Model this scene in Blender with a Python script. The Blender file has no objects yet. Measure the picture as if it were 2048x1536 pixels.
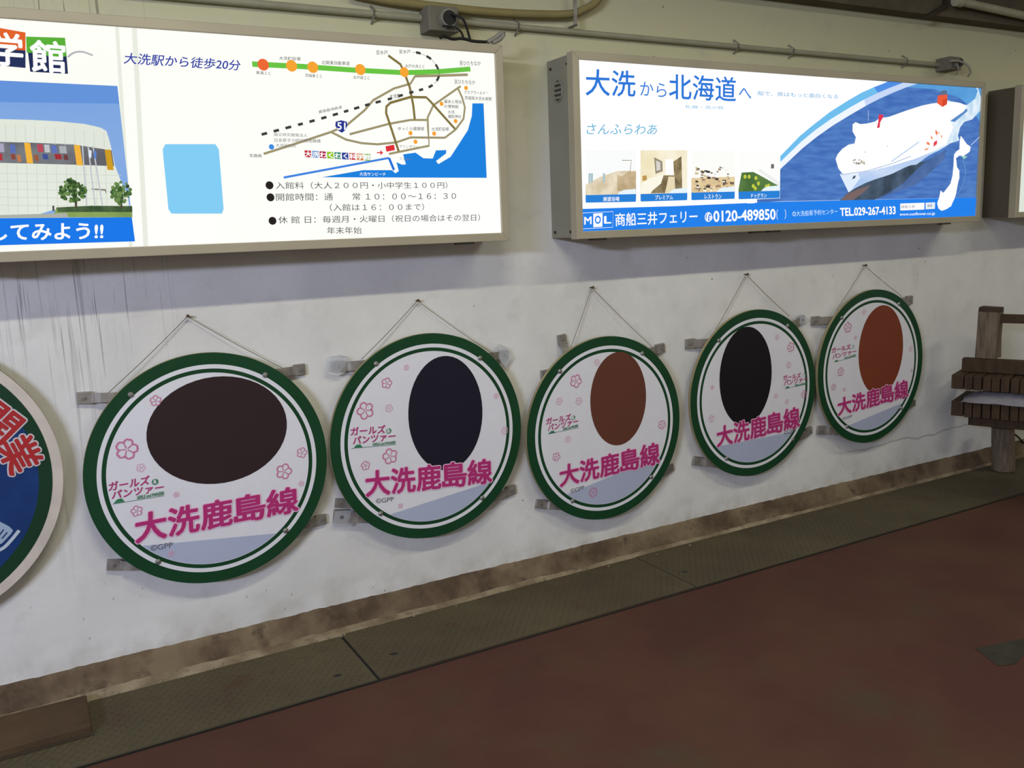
import bpy, bmesh, math, random
from mathutils import Vector, Matrix
random.seed(7)
C = bpy.context.scene.collection
SC = bpy.context.scene
# ------------------------------------------------------------------ camera
CAM = Vector((0.0, -3.1360, 1.4557)); FPX = 1781.02
R3 = Matrix(((0.87118407, 0.47739482, 0.11459716), (-0.48947257, 0.86269341, 0.12718761), (-0.03814351, -0.16689598, 0.98523642)))
cd = bpy.data.cameras.new('camera'); cam = bpy.data.objects.new('camera', cd); C.objects.link(cam); SC.camera = cam
cr, cf, cu = R3.col[0], R3.col[1], R3.col[2]
M = Matrix((( cr[0], cu[0], -cf[0]), (cr[1], cu[1], -cf[1]), (cr[2], cu[2], -cf[2]))).to_4x4()
M.translation = CAM; cam.matrix_world = M
cd.sensor_width = 36; cd.lens = FPX / 2048 * 36; cd.clip_start = 0.05
# ------------------------------------------------------------------ world, lights, exposure
SC.view_settings.view_transform = 'Standard'; SC.view_settings.look = 'None'
SC.view_settings.exposure = 0; SC.view_settings.gamma = 1; SC.view_settings.use_curve_mapping = False
w = bpy.data.worlds.new('world'); SC.world = w; w.use_nodes = True
w.node_tree.nodes['Background'].inputs[0].default_value = (1.0, 0.97, 0.84, 1); w.node_tree.nodes['Background'].inputs[1].default_value = 0.36
def area(name, loc, target, sx, sy, power, col, spread=180):
    l = bpy.data.lights.new(name, 'AREA'); l.shape = 'RECTANGLE'; l.size = sx; l.size_y = sy; l.energy = power; l.color = col; l.spread = math.radians(spread)
    o = bpy.data.objects.new(name, l); C.objects.link(o); o.location = loc
    o.rotation_euler = (Vector(target) - Vector(loc)).to_track_quat('-Z', 'Y').to_euler(); return o
TUBES = [(0.5, 34), (2.7, 21), (5.9, 24)]
for i, (x, p) in enumerate(TUBES):
    a = area('tube_light', (x, -1.9, 2.985), (x, -1.9, 0), 1.2, 0.09, p, (1.0, 0.97, 0.76)); a.rotation_euler = (0, 0, 0)
area('platform_daylight', (-4.2, -4.6, 2.62), (0.6, 0, 0.9), 1.6, 0.25, 235, (0.67, 0.73, 1.0))
# ------------------------------------------------------------------ photo-measured points -> world
def onY(u, v, y):
    r = R3 @ Vector(((u - 1024) / FPX, 1, -(v - 768) / FPX)); t = (y - CAM.y) / r.y; return CAM + t * r
def onZ(u, v, z):
    r = R3 @ Vector(((u - 1024) / FPX, 1, -(v - 768) / FPX)); t = (z - CAM.z) / r.z; return CAM + t * r
# ------------------------------------------------------------------ materials
def lin(c):
    c = [x / 255 for x in c]
    return tuple((x / 12.92 if x <= .04045 else ((x + .055) / 1.055) ** 2.4) for x in c) + (1,)
MATS = {}
def mat(name, rgb, rough=.6, metal=0, var=.12, scale=12, bump=0, bscale=60, spec=.3, stretch=(1, 1, 1), alpha=1, trans=0):
    if name in MATS: return MATS[name]
    m = bpy.data.materials.new(name); m.use_nodes = True; nt = m.node_tree; b = nt.nodes['Principled BSDF']
    c = lin(rgb)
    tc = nt.nodes.new('ShaderNodeTexCoord'); mp = nt.nodes.new('ShaderNodeMapping'); mp.inputs['Scale'].default_value = stretch
    nt.links.new(tc.outputs['Object'], mp.inputs[0])
    n = nt.nodes.new('ShaderNodeTexNoise'); n.inputs['Scale'].default_value = scale; n.inputs['Detail'].default_value = 6; nt.links.new(mp.outputs[0], n.inputs['Vector'])
    r = nt.nodes.new('ShaderNodeValToRGB'); r.color_ramp.elements[0].position = .3; r.color_ramp.elements[1].position = .7
    r.color_ramp.elements[0].color = tuple(x * (1 - var) for x in c[:3]) + (1,); r.color_ramp.elements[1].color = tuple(min(1, x * (1 + var)) for x in c[:3]) + (1,)
    nt.links.new(n.outputs['Fac'], r.inputs[0]); nt.links.new(r.outputs[0], b.inputs['Base Color'])
    b.inputs['Roughness'].default_value = rough; b.inputs['Metallic'].default_value = metal; b.inputs['Specular IOR Level'].default_value = spec
    b.inputs['Alpha'].default_value = alpha; b.inputs['Transmission Weight'].default_value = trans
    if bump:
        n2 = nt.nodes.new('ShaderNodeTexNoise'); n2.inputs['Scale'].default_value = bscale; n2.inputs['Detail'].default_value = 5; nt.links.new(mp.outputs[0], n2.inputs['Vector'])
        bp = nt.nodes.new('ShaderNodeBump'); bp.inputs['Strength'].default_value = bump; bp.inputs['Distance'].default_value = .004
        nt.links.new(n2.outputs['Fac'], bp.inputs['Height']); nt.links.new(bp.outputs[0], b.inputs['Normal'])
    MATS[name] = m; return m
def glow(rgb, k=1.0, rgb2=None, scale=8, stretch=(1, 1, 1), tubes=False):
    key = ('glow', tuple(rgb), k, tuple(rgb2) if rgb2 else None, tubes)
    if key in MATS: return MATS[key]
    m = bpy.data.materials.new('backlit_print'); m.use_nodes = True; nt = m.node_tree; nt.nodes.remove(nt.nodes['Principled BSDF'])
    e = nt.nodes.new('ShaderNodeEmission'); e.inputs[1].default_value = k; e.inputs[0].default_value = lin(rgb)
    g = nt.nodes.new('ShaderNodeBsdfGlossy'); g.inputs['Roughness'].default_value = .25; g.inputs['Color'].default_value = (.02, .02, .02, 1)
    ad = nt.nodes.new('ShaderNodeAddShader'); nt.links.new(e.outputs[0], ad.inputs[0]); nt.links.new(g.outputs[0], ad.inputs[1])
    nt.links.new(ad.outputs[0], nt.nodes['Material Output'].inputs[0])
    if rgb2:
        tc = nt.nodes.new('ShaderNodeTexCoord'); mp = nt.nodes.new('ShaderNodeMapping'); mp.inputs['Scale'].default_value = stretch; nt.links.new(tc.outputs['Object'], mp.inputs[0])
        n = nt.nodes.new('ShaderNodeTexNoise'); n.inputs['Scale'].default_value = scale; n.inputs['Detail'].default_value = 8; nt.links.new(mp.outputs[0], n.inputs['Vector'])
        r = nt.nodes.new('ShaderNodeValToRGB'); r.color_ramp.elements[0].position = .35; r.color_ramp.elements[1].position = .65
        r.color_ramp.elements[0].color = lin(rgb); r.color_ramp.elements[1].color = lin(rgb2); nt.links.new(n.outputs['Fac'], r.inputs[0]); nt.links.new(r.outputs[0], e.inputs[0])
    MATS[key] = m; return m
def paint(rgb, rough=.45):
    return mat('print_%d_%d_%d' % tuple(rgb), rgb, rough, var=.03, scale=6, spec=.25)

# the plaster wall: noise, drips below the left box, chips, cracks and grime towards the curb
def wall_mat():
    m = bpy.data.materials.new('painted_plaster'); m.use_nodes = True; nt = m.node_tree; b = nt.nodes['Principled BSDF']; N = nt.nodes.new; L = nt.links.new
    tc = N('ShaderNodeTexCoord'); sp = N('ShaderNodeSeparateXYZ'); L(tc.outputs['Object'], sp.inputs[0])
    def noise(scale, det=5, st=(1, 1, 1), rough=.55):
        mp = N('ShaderNodeMapping'); mp.inputs['Scale'].default_value = st; L(tc.outputs['Object'], mp.inputs[0])
        n = N('ShaderNodeTexNoise'); n.inputs['Scale'].default_value = scale; n.inputs['Detail'].default_value = det; n.inputs['Roughness'].default_value = rough; L(mp.outputs[0], n.inputs['Vector']); return n.outputs['Fac']
    def rng(v, a, c, lo=0, hi=1):
        q = N('ShaderNodeMapRange'); q.inputs[1].default_value = a; q.inputs[2].default_value = c; q.inputs[3].default_value = lo; q.inputs[4].default_value = hi; L(v, q.inputs[0]); return q.outputs[0]
    def mul(a, c):
        q = N('ShaderNodeMath'); q.operation = 'MULTIPLY'
        for i, z in enumerate((a, c)):
            if isinstance(z, (int, float)): q.inputs[i].default_value = z
            else: L(z, q.inputs[i])
        return q.outputs[0]
    def mix(f, a, colour):
        q = N('ShaderNodeMix'); q.data_type = 'RGBA'; L(f, q.inputs[0])
        if isinstance(a, tuple): q.inputs[6].default_value = a
        else: L(a, q.inputs[6])
        q.inputs[7].default_value = colour; return q.outputs[2]
    col = mix(rng(noise(2.2), .35, .65), lin((230, 229, 226)), lin((214, 213, 210)))
    # lack of bluish light painted in: yellower and darker with height
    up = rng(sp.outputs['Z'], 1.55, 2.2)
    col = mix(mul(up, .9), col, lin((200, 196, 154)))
    # broad smudges
    col = mix(mul(rng(noise(7, 6), .55, .8), .35), col, lin((170, 165, 160)))
    # specks
    vo = N('ShaderNodeTexVoronoi'); vo.inputs['Scale'].default_value = 9; mp = N('ShaderNodeMapping'); L(tc.outputs['Object'], mp.inputs[0]); L(mp.outputs[0], vo.inputs['Vector'])
    spk = mul(rng(vo.outputs['Distance'], .05, .03), rng(noise(1.7, 2), .42, .5))
    col = mix(mul(spk, .75), col, lin((95, 90, 84)))
    vo2 = N('ShaderNodeTexVoronoi'); vo2.inputs['Scale'].default_value = 26; mp2 = N('ShaderNodeMapping'); mp2.inputs['Scale'].default_value = (1, 1, .6); L(tc.outputs['Object'], mp2.inputs[0]); L(mp2.outputs[0], vo2.inputs['Vector'])
    spk2 = mul(mul(rng(vo2.outputs['Distance'], .09, .04), rng(noise(3.1, 2), .46, .55)), rng(sp.outputs['Z'], .75, .2))
    col = mix(mul(spk2, .6), col, lin((110, 105, 98)))
    # drip stains under the left light box
    dn = rng(noise(1.0, 4, (45, 1, 1.1)), .56, .66)
    xm = mul(rng(sp.outputs['X'], -.35, -.1), rng(sp.outputs['X'], .33, .12)); zm = rng(sp.outputs['Z'], .35, 1.25)
    col = mix(mul(mul(mul(dn, xm), zm), .6), col, lin((120, 112, 108)))
    dn2 = rng(noise(1.3, 3, (90, 1, 1.6)), .60, .66)
    xm2 = mul(rng(sp.outputs['X'], -.1, .05), rng(sp.outputs['X'], .5, .25))
    col = mix(mul(mul(mul(dn2, xm2), rng(sp.outputs['Z'], .9, 1.35)), .8), col, lin((70, 62, 58)))
    # hairline crack above the far curb
    dist = N('ShaderNodeMath'); dist.operation = 'ADD'; L(sp.outputs['Z'], dist.inputs[0]); L(rng(noise(3, 6), .3, .7, -.018, .018), dist.inputs[1])
    ab = N('ShaderNodeMath'); ab.operation = 'ABSOLUTE'; sb = N('ShaderNodeMath'); sb.operation = 'SUBTRACT'; L(dist.outputs[0], sb.inputs[0]); sb.inputs[1].default_value = .255; L(sb.outputs[0], ab.inputs[0])
    col = mix(mul(mul(rng(ab.outputs[0], .006, .002), rng(sp.outputs['X'], 3.55, 3.9)), .4), col, lin((90, 86, 78)))
    # grime near the curb
    col = mix(mul(mul(rng(sp.outputs['Z'], .22, .08), rng(noise(9, 6), .4, .7)), .5), col, lin((150, 138, 112)))
    L(col, b.inputs['Base Color']); b.inputs['Roughness'].default_value = .62; b.inputs['Specular IOR Level'].default_value = .25
    bp = N('ShaderNodeBump'); bp.inputs['Strength'].default_value = .35; bp.inputs['Distance'].default_value = .004; L(noise(38, 8, rough=.65), bp.inputs['Height']); L(bp.outputs[0], b.inputs['Normal'])
    return m
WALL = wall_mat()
def two_tone(name, c1, c2, c3, s1, s2, rough=.8, bump=.5, lo=.4, hi=.65, bscale=90):
    m = bpy.data.materials.new(name); m.use_nodes = True; nt = m.node_tree; b = nt.nodes['Principled BSDF']; N = nt.nodes.new; L = nt.links.new
    tc = N('ShaderNodeTexCoord')
    def noise(s, d=6):
        n = N('ShaderNodeTexNoise'); n.inputs['Scale'].default_value = s; n.inputs['Detail'].default_value = d; n.inputs['Roughness'].default_value = .6; L(tc.outputs['Object'], n.inputs['Vector']); return n.outputs['Fac']
    r = N('ShaderNodeValToRGB'); r.color_ramp.elements[0].position = lo; r.color_ramp.elements[1].position = hi
    r.color_ramp.elements[0].color = lin(c1); r.color_ramp.elements[1].color = lin(c2); L(noise(s1), r.inputs[0])
    r2 = N('ShaderNodeValToRGB'); r2.color_ramp.elements[0].position = .56; r2.color_ramp.elements[1].position = .74; r2.color_ramp.elements[0].color = (0, 0, 0, 1); L(noise(s2, 8), r2.inputs[0])
    q = N('ShaderNodeMix'); q.data_type = 'RGBA'; L(r2.outputs[0], q.inputs[0]); L(r.outputs[0], q.inputs[6]); q.inputs[7].default_value = lin(c3); L(q.outputs[2], b.inputs['Base Color'])
    b.inputs['Roughness'].default_value = rough; b.inputs['Specular IOR Level'].default_value = .25
    if bump:
        bp = N('ShaderNodeBump'); bp.inputs['Strength'].default_value = bump; bp.inputs['Distance'].default_value = .003; L(noise(bscale, 8), bp.inputs['Height']); L(bp.outputs[0], b.inputs['Normal'])
    return m
FLOOR = two_tone('red_concrete', (76, 45, 38), (84, 56, 43), (72, 60, 45), 1.6, 2.6, rough=.75, bump=.25, bscale=140)
CURB = two_tone('curb_concrete', (84, 68, 54), (124, 108, 86), (60, 50, 40), 5, 13, rough=.95, bump=1.0, bscale=48, lo=.38, hi=.62)
CURB2 = two_tone('curb_mortar', (118, 102, 82), (158, 144, 120), (88, 74, 60), 7, 24, rough=.95, bump=1.0, bscale=60)
STEEL = two_tone('worn_steel_plate', (78, 70, 54), (90, 82, 62), (80, 60, 46), 2.2, 6, rough=.6, bump=.3, bscale=160)
SLABM = two_tone('brown_slab', (74, 56, 40), (88, 70, 48), (60, 46, 36), 3, 9, rough=.8, bump=.5)
ALU = mat('aluminium_frame', (176, 168, 146), .5, .25, var=.06, scale=4)
HOUS = mat('grey_housing', (138, 136, 122), .5, .15, var=.1, scale=5, bump=.1)
HOUSD = mat('dark_housing', (92, 84, 70), .55, .15, var=.1, scale=5)
GREEN = mat('dark_green_enamel', (20, 66, 38), .45, var=.1, scale=8, spec=.3)
WHITEP = mat('white_print', (228, 228, 234), .4, var=.02)
EDGE = mat('board_edge', (150, 138, 104), .8)
GALV = mat('galvanised_steel', (150, 145, 138), .5, .5, var=.25, scale=30)
BOLT = mat('bolt_steel', (150, 150, 145), .35, .6)
STRING = mat('thin_wire', (110, 100, 86), .7)
RUST = mat('rusty_nail', (86, 66, 46), .8)
ACRYL = mat('clear_acrylic', (205, 208, 214), .15, var=.05, alpha=.38, spec=.6)
PIPE = mat('painted_conduit', (156, 152, 128), .55, var=.08)
CABLE = mat('beige_cable', (142, 130, 84), .6, var=.08)
BLACK = mat('black_rubber', (26, 26, 26), .5)
DARKW = mat('dark_wood', (66, 50, 34), .75, var=.3, scale=6, stretch=(6, 6, 1), bump=.4)
GREYW = mat('weathered_wood', (112, 98, 82), .85, var=.32, scale=9, stretch=(7, 7, 1), bump=.6)
CLOTH = mat('grey_cloth', (150, 146, 152), .95, var=.12, scale=20, bump=.4)
BEAMM = mat('dark_beam', (98, 88, 68), .8, var=.15)
# ------------------------------------------------------------------ object helpers
def link(name, me, parent=None, kind=None):
    o = bpy.data.objects.new(name, me); C.objects.link(o)
    if parent is not None: o.parent = parent
    if kind: o['kind'] = kind
    return o
def root(name, label, cat, loc, group=None, rz=0):
    o = bpy.data.objects.new(name, None); C.objects.link(o); o.location = loc; o.rotation_euler = (0, 0, rz); o.empty_display_size = .1
    o['label'] = label; o['category'] = cat
    if group: o['group'] = group
    return o
def tag(o, label, cat, group=None):
    o['label'] = label; o['category'] = cat
    if group: o['group'] = group
    return o
class MB:
    def __init__(s): s.v = []; s.f = []; s.mi = []; s.m = []; s.sm = []
    def mid(s, m):
        if m not in s.m: s.m.append(m)
        return s.m.index(m)
    def add(s, vs, fs, m, smooth=False):
        k = len(s.v); s.v += [tuple(p) for p in vs]; i = s.mid(m)
        for f in fs: s.f.append([k + a for a in f]); s.mi.append(i); s.sm.append(smooth)
    def box(s, lo, hi, m, mtx=None):
        x0, y0, z0 = lo; x1, y1, z1 = hi
        vs = [Vector(p) for p in ((x0, y0, z0), (x1, y0, z0), (x1, y1, z0), (x0, y1, z0), (x0, y0, z1), (x1, y0, z1), (x1, y1, z1), (x0, y1, z1))]
        if mtx: vs = [mtx @ p for p in vs]
        s.add(vs, [(3, 2, 1, 0), (4, 5, 6, 7), (0, 1, 5, 4), (1, 2, 6, 5), (2, 3, 7, 6), (3, 0, 4, 7)], m)
    def tube(s, pts, r, m, n=8, caps=True):
        pts = [Vector(p) for p in pts]; rings = []; up = Vector((.13, .21, 1)).normalized()
        for i, p in enumerate(pts):
            t = (pts[min(i + 1, len(pts) - 1)] - pts[max(i - 1, 0)]).normalized()
            a = t.cross(up)
            if a.length < .05: a = t.cross(Vector((1, .2, 0)))
            a.normalize(); b_ = t.cross(a)
            rr = r[i] if isinstance(r, (list, tuple)) else r
            rings.append([p + (a * math.cos(q * 2 * math.pi / n) + b_ * math.sin(q * 2 * math.pi / n)) * rr for q in range(n)])
        vs = [p for g in rings for p in g]; fs = []
        for i in range(len(pts) - 1):
            for q in range(n): fs.append((i * n + q, i * n + (q + 1) % n, (i + 1) * n + (q + 1) % n, (i + 1) * n + q))
        s.add(vs, fs, m, True)
        if caps:
            s.add(rings[0], [tuple(range(n))], m); s.add(rings[-1], [tuple(reversed(range(n)))], m)
    def ring(s, cx, cz, r0, r1, y, m, n=96):
        vs = []
        for i in range(n):
            a = 2 * math.pi * i / n; vs += [(cx + r0 * math.cos(a), y, cz + r0 * math.sin(a)), (cx + r1 * math.cos(a), y, cz + r1 * math.sin(a))]
        s.add(vs, [(2 * i, 2 * ((i + 1) % n), 2 * ((i + 1) % n) + 1, 2 * i + 1) for i in range(n)], m)
    def poly(s, pts, m):
        s.add(pts, [tuple(range(len(pts)))], m)
    def disc(s, cx, cz, r, y, m, n=28, rx=None):
        s.poly([(cx + (rx or r) * math.cos(2 * math.pi * i / n), y, cz + r * math.sin(2 * math.pi * i / n)) for i in range(n)], m)
    def ribbon(s, pts, wd, m, y):
        # flat stripe in the wall plane (x, z)
        P = [Vector((p[0], 0, p[2])) for p in pts]; vs = []
        for i, p in enumerate(P):
            t = (P[min(i + 1, len(P) - 1)] - P[max(i - 1, 0)]).normalized(); nn = Vector((-t.z, 0, t.x)) * wd / 2
            vs += [(p.x + nn.x, y, p.z + nn.z), (p.x - nn.x, y, p.z - nn.z)]
        s.add(vs, [(2 * i, 2 * i + 1, 2 * i + 3, 2 * i + 2) for i in range(len(P) - 1)], m)
    def mesh(s, name, org=(0, 0, 0)):
        me = bpy.data.meshes.new(name); o = Vector(org)
        me.from_pydata([tuple(Vector(p) - o) for p in s.v], [], s.f); me.update()
        for m in s.m: me.materials.append(m)
        me.polygons.foreach_set('material_index', s.mi); me.polygons.foreach_set('use_smooth', s.sm)
        return me
    def build(s, name, parent=None, kind=None, org=None, bevel=0):
        if org is None: org = parent_loc(parent)
        o = link(name, s.mesh(name, org), parent, kind)
        if bevel:
            md = o.modifiers.new('bevel', 'BEVEL'); md.width = bevel; md.segments = 2; md.limit_method = 'ANGLE'
        return o
def parent_loc(p):
    l = Vector((0, 0, 0))
    while p is not None: l += p.location; p = p.parent
    return l
def smooth(pts, k=6):
    P = [Vector(p) for p in pts]; out = []
    for i in range(len(P) - 1):
        a, b, c, d = P[max(i - 1, 0)], P[i], P[i + 1], P[min(i + 2, len(P) - 1)]
        for j in range(k):
            t = j / k; out.append(.5 * ((2 * b) + (c - a) * t + (2 * a - 5 * b + 4 * c - d) * t * t + (3 * b - a - 3 * c + d) * t ** 3))
    return out + [P[-1]]
# lettering: a text outline filled to a flat mesh and laid onto the plane y between measured corners
GC = {}
def glyphs(txt, offset=0.0):
    if (txt, 0) not in GC: GC[(txt, 0)] = glyphs0(txt)
    vs, fs = GC[(txt, 0)]
    if offset < .004: return [v.copy() for v in vs], list(fs)
    V, F = [], []; n = 12 if offset > .03 else 6                  # heavier weight: the same outline laid side by side around itself
    for i in range(n + 1):
        a = 2 * math.pi * i / n; d = Vector((math.cos(a), math.sin(a), 0)) * (offset if i < n else 0); k = len(V)
        V += [v + d + Vector((0, 0, i * 4e-5)) for v in vs]; F += [tuple(k + q for q in f) for f in fs]
    return V, F
def glyphs0(txt, offset=0.0):
    cu_ = bpy.data.curves.new('t', 'FONT'); cu_.body = txt; cu_.size = 1; cu_.offset = offset; cu_.resolution_u = 3; cu_.fill_mode = 'FRONT'
    o = bpy.data.objects.new('t', cu_); C.objects.link(o); bpy.context.view_layer.update()
    me = bpy.data.meshes.new_from_object(o.evaluated_get(bpy.context.evaluated_depsgraph_get()))
    vs = [v.co.copy() for v in me.vertices]; fs = [tuple(p.vertices) for p in me.polygons]
    bpy.data.objects.remove(o); bpy.data.curves.remove(cu_); bpy.data.meshes.remove(me)
    return vs, fs
def letter(mb, txt, LB, RB, LT, m, y, offset=0.0, ref=None, shear=0):
    """LB, RB, LT are pixel corners of the lettering's bounding box"""
    a, b, c = onY(*LB, y), onY(*RB, y), onY(*LT, y)
    r0, _ = glyphs(txt, 0.0) if ref is None else ref
    x0 = min(v.x for v in r0); x1 = max(v.x for v in r0); y0 = min(v.y for v in r0); y1 = max(v.y for v in r0)
    vs, fs = glyphs(txt, offset)
    out = []
    for v in vs:
        s_ = (v.x - x0) / (x1 - x0) + shear * (v.y - y0); t_ = (v.y - y0) / (y1 - y0)
        p = a + (b - a) * s_ + (c - a) * t_; out.append((p.x, y - v.z, p.z))
    mb.add(out, fs, m)
def text_part(parent, txt, LB, RB, LT, m, y, offset=0.0, name='lettering', shear=0):
    mb = MB(); letter(mb, txt, LB, RB, LT, m, y, offset, shear=shear); return mb.build(name, parent)
# ================================================================== THE SETTING
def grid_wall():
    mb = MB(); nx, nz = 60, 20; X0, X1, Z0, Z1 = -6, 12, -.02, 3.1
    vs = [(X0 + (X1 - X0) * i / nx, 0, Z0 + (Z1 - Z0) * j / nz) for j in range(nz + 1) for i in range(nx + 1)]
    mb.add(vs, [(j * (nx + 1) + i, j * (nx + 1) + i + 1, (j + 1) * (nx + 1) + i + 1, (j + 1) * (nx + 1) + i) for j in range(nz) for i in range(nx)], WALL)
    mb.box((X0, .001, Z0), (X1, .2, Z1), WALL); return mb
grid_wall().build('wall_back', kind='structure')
mb = MB(); mb.box((-6, -7.0, -.1), (12, 0.0, 0.0), FLOOR); mb.build('floor', kind='structure')
mb = MB(); mb.box((-6, -7.0, 3.1), (12, 0.2, 3.25), mat('ceiling_paint', (150, 146, 130), .8)); mb.build('ceiling', kind='structure')
# dark beam at the head of the wall
mb = MB(); mb.box((-6, -.09, 2.45), (12, -.001, 3.1), BEAMM); mb.build('trim_1', kind='structure')
# rough concrete curb: chamfered face and a mortar strip against the plates
def curb():
    mb = MB(); n = 420; X0, X1 = -1.6, 8.0; rnd = random.Random(3)
    prof = [(0.002, .092), (-.010, .088), (-.022, .060), (-.036, .030), (-.045, .016)]
    prof2 = [(-.045, .016), (-.060, .013), (-.074, .008), (-.088, .0005)]
    J = [[rnd.uniform(-.6, .6) for j in range(9)] for i in range(n + 1)]
    def wob(i, j, amp):
        x = X0 + (X1 - X0) * i / n; return amp * (math.sin(x * 9 + j * 1.3) * (.2 if j == 0 else .5) + math.sin(x * 31 + j * 2.1) * .3 + J[i][j])
    full = prof + prof2[1:]; vs = []; k = len(full)
    for i in range(n + 1):
        x = X0 + (X1 - X0) * i / n; wide = 1 + .35 * math.exp(-((x - .35) / .5) ** 2) - .45 * max(0, min(1, (x - 1.3) / .8))
        for j, (y, z) in enumerate(full):
            am = .0030 if j < 4 else .0022
            yy = y if j < 5 else -.045 + (y + .045) * wide
            vs.append((x, yy + (0 if j == 0 else wob(i, j, am)), max(.0004, z + (wob(i, j, am) if j < k - 1 else 0))))
    mb.add(vs, [(i * k + j, i * k + j + 1, (i + 1) * k + j + 1, (i + 1) * k + j) for i in range(n) for j in range(4)], CURB, True)
    mb.add(vs, [(i * k + j, i * k + j + 1, (i + 1) * k + j + 1, (i + 1) * k + j) for i in range(n) for j in range(4, k - 1)], CURB2, True)
    return mb
cb = curb().build('baseboard_back', kind='structure')
# crumbs of broken mortar lying along the curb
mb = MB(); rnd = random.Random(5)
for i in range(70):
    x = rnd.gauss(.35, .45) if i < 50 else rnd.uniform(-.3, 3); y = -rnd.uniform(.05, .105); s_ = rnd.uniform(.002, .0075); z = .008
    vs = [(x + s_ * rnd.uniform(.6, 1.2) * math.cos(a), y + s_ * rnd.uniform(.6, 1.2) * math.sin(a), z) for a in (0, 1.3, 2.5, 3.8, 5)] + [(x, y, z + s_ * .9)]
    mb.add(vs, [(q, (q + 1) % 5, 5) for q in range(5)] + [(4, 3, 2, 1, 0)], CURB2)
mb.build('mortar_crumbs', cb, kind='stuff')
# floor stains are real wear with a shape of their own: dark patched repair in the red floor
pa = MB(); A = [onZ(*p, .0012) for p in [(1950, 1297), (1990, 1288), (2048, 1277), (2110, 1270), (2150, 1290), (2090, 1312), (2048, 1309), (2030, 1328), (1995, 1332), (1975, 1315)]]
pa.poly([(p.x, p.y, .0012) for p in A], mat('dark_patch', (52, 50, 40), .85, var=.2, scale=20)); pa.build('floor_patch', bpy.data.objects['floor'])

# ================================================================== FLOOR PLATES
PT = .006
def plate(x0, x1, y0, y1, label, holes=(), skew=0.0):
    r = root('checker_plate', label, 'floor plate', (x0, y0, .0), 'checker plates along the wall')
    mb = MB(); mb.box((x0, y0, .0005), (x1, y1, PT), STEEL); mb.build('plate', r)
    rb = MB(); pitch = .032; j = 0; y = y0 + .018
    while y < y1 - .012:
        x = x0 + .018 + (j % 2) * pitch / 2
        while x < x1 - .015:
            if not any((x - hx) ** 2 + (y - hy) ** 2 < .022 ** 2 for hx, hy in holes):
                a = math.radians(28 if (int(round((x - x0) / pitch * 2)) + j) % 2 else -28)
                ca, sa = math.cos(a), math.sin(a); l_, w_ = .0165, .0042
                P = [(x - l_ * ca, y - l_ * sa), (x + w_ * sa, y - w_ * ca), (x + l_ * ca, y + l_ * sa), (x - w_ * sa, y + w_ * ca)]
                vs = [(p[0], p[1], PT) for p in P] + [(x - l_ * .45 * ca, y - l_ * .45 * sa, PT + .0034), (x + l_ * .45 * ca, y + l_ * .45 * sa, PT + .0034)]
                rb.add(vs, [(0, 1, 4), (1, 2, 5), (1, 5, 4), (2, 3, 5), (3, 0, 4), (3, 4, 5)], STEEL)
            x += pitch
        y += pitch * .62; j += 1
    rb.build('tread_ribs', r, kind='stuff')
    for hx, hy in holes:
        h = MB(); n = 14
        h.add([(hx + .013 * math.cos(2 * math.pi * i / n), hy + .010 * math.sin(2 * math.pi * i / n), PT + .0006) for i in range(n)], [tuple(range(n))], BLACK)
        h.tube([(hx + .0145 * math.cos(2 * math.pi * i / n), hy + .0115 * math.sin(2 * math.pi * i / n), PT) for i in range(n + 1)], .0012, STEEL, 5)
        h.build('lifting_hole', r)
    return r
YE = -.476
plate(-1.6, .914, YE, -.092, 'checker plate at the near left, lying under the brown slab', [(.81, -.378)])
plate(.925, 2.292, YE + .004, -.070, 'checker plate with one lifting hole just right of the dark open joint', [(1.03, -.337)])
plate(2.298, 4.245, YE, -.050, 'long checker plate below the two right round signs', [(2.36, -.325)])
plate(4.250, 7.2, YE + .003, -.050, 'farthest checker plate running under the wooden bench')
mb = MB(); mb.box((-1.6, YE - .011, .0002), (7.2, YE - .0005, .0012), BLACK)
mb.box((.9145, YE, .0002), (.9245, -.07, .0012), BLACK); mb.build('joint_line', bpy.data.objects['floor'])
sl = root('cover_slab', 'smooth brown cover slab lying on the checker plate at bottom left corner', 'slab', (-.7, -.2, PT + .0024))
mb = MB(); mb.box((-1.6, -.315, PT + .0024), (.060, -.10, .036), SLABM); mb.build('slab', sl, bevel=.004)
mb = MB(); mb.box((-1.6, -.327, PT + .0024), (.064, -.3155, .013), mat('slab_lip', (66, 56, 42), .8)); mb.build('lip', sl)

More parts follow.
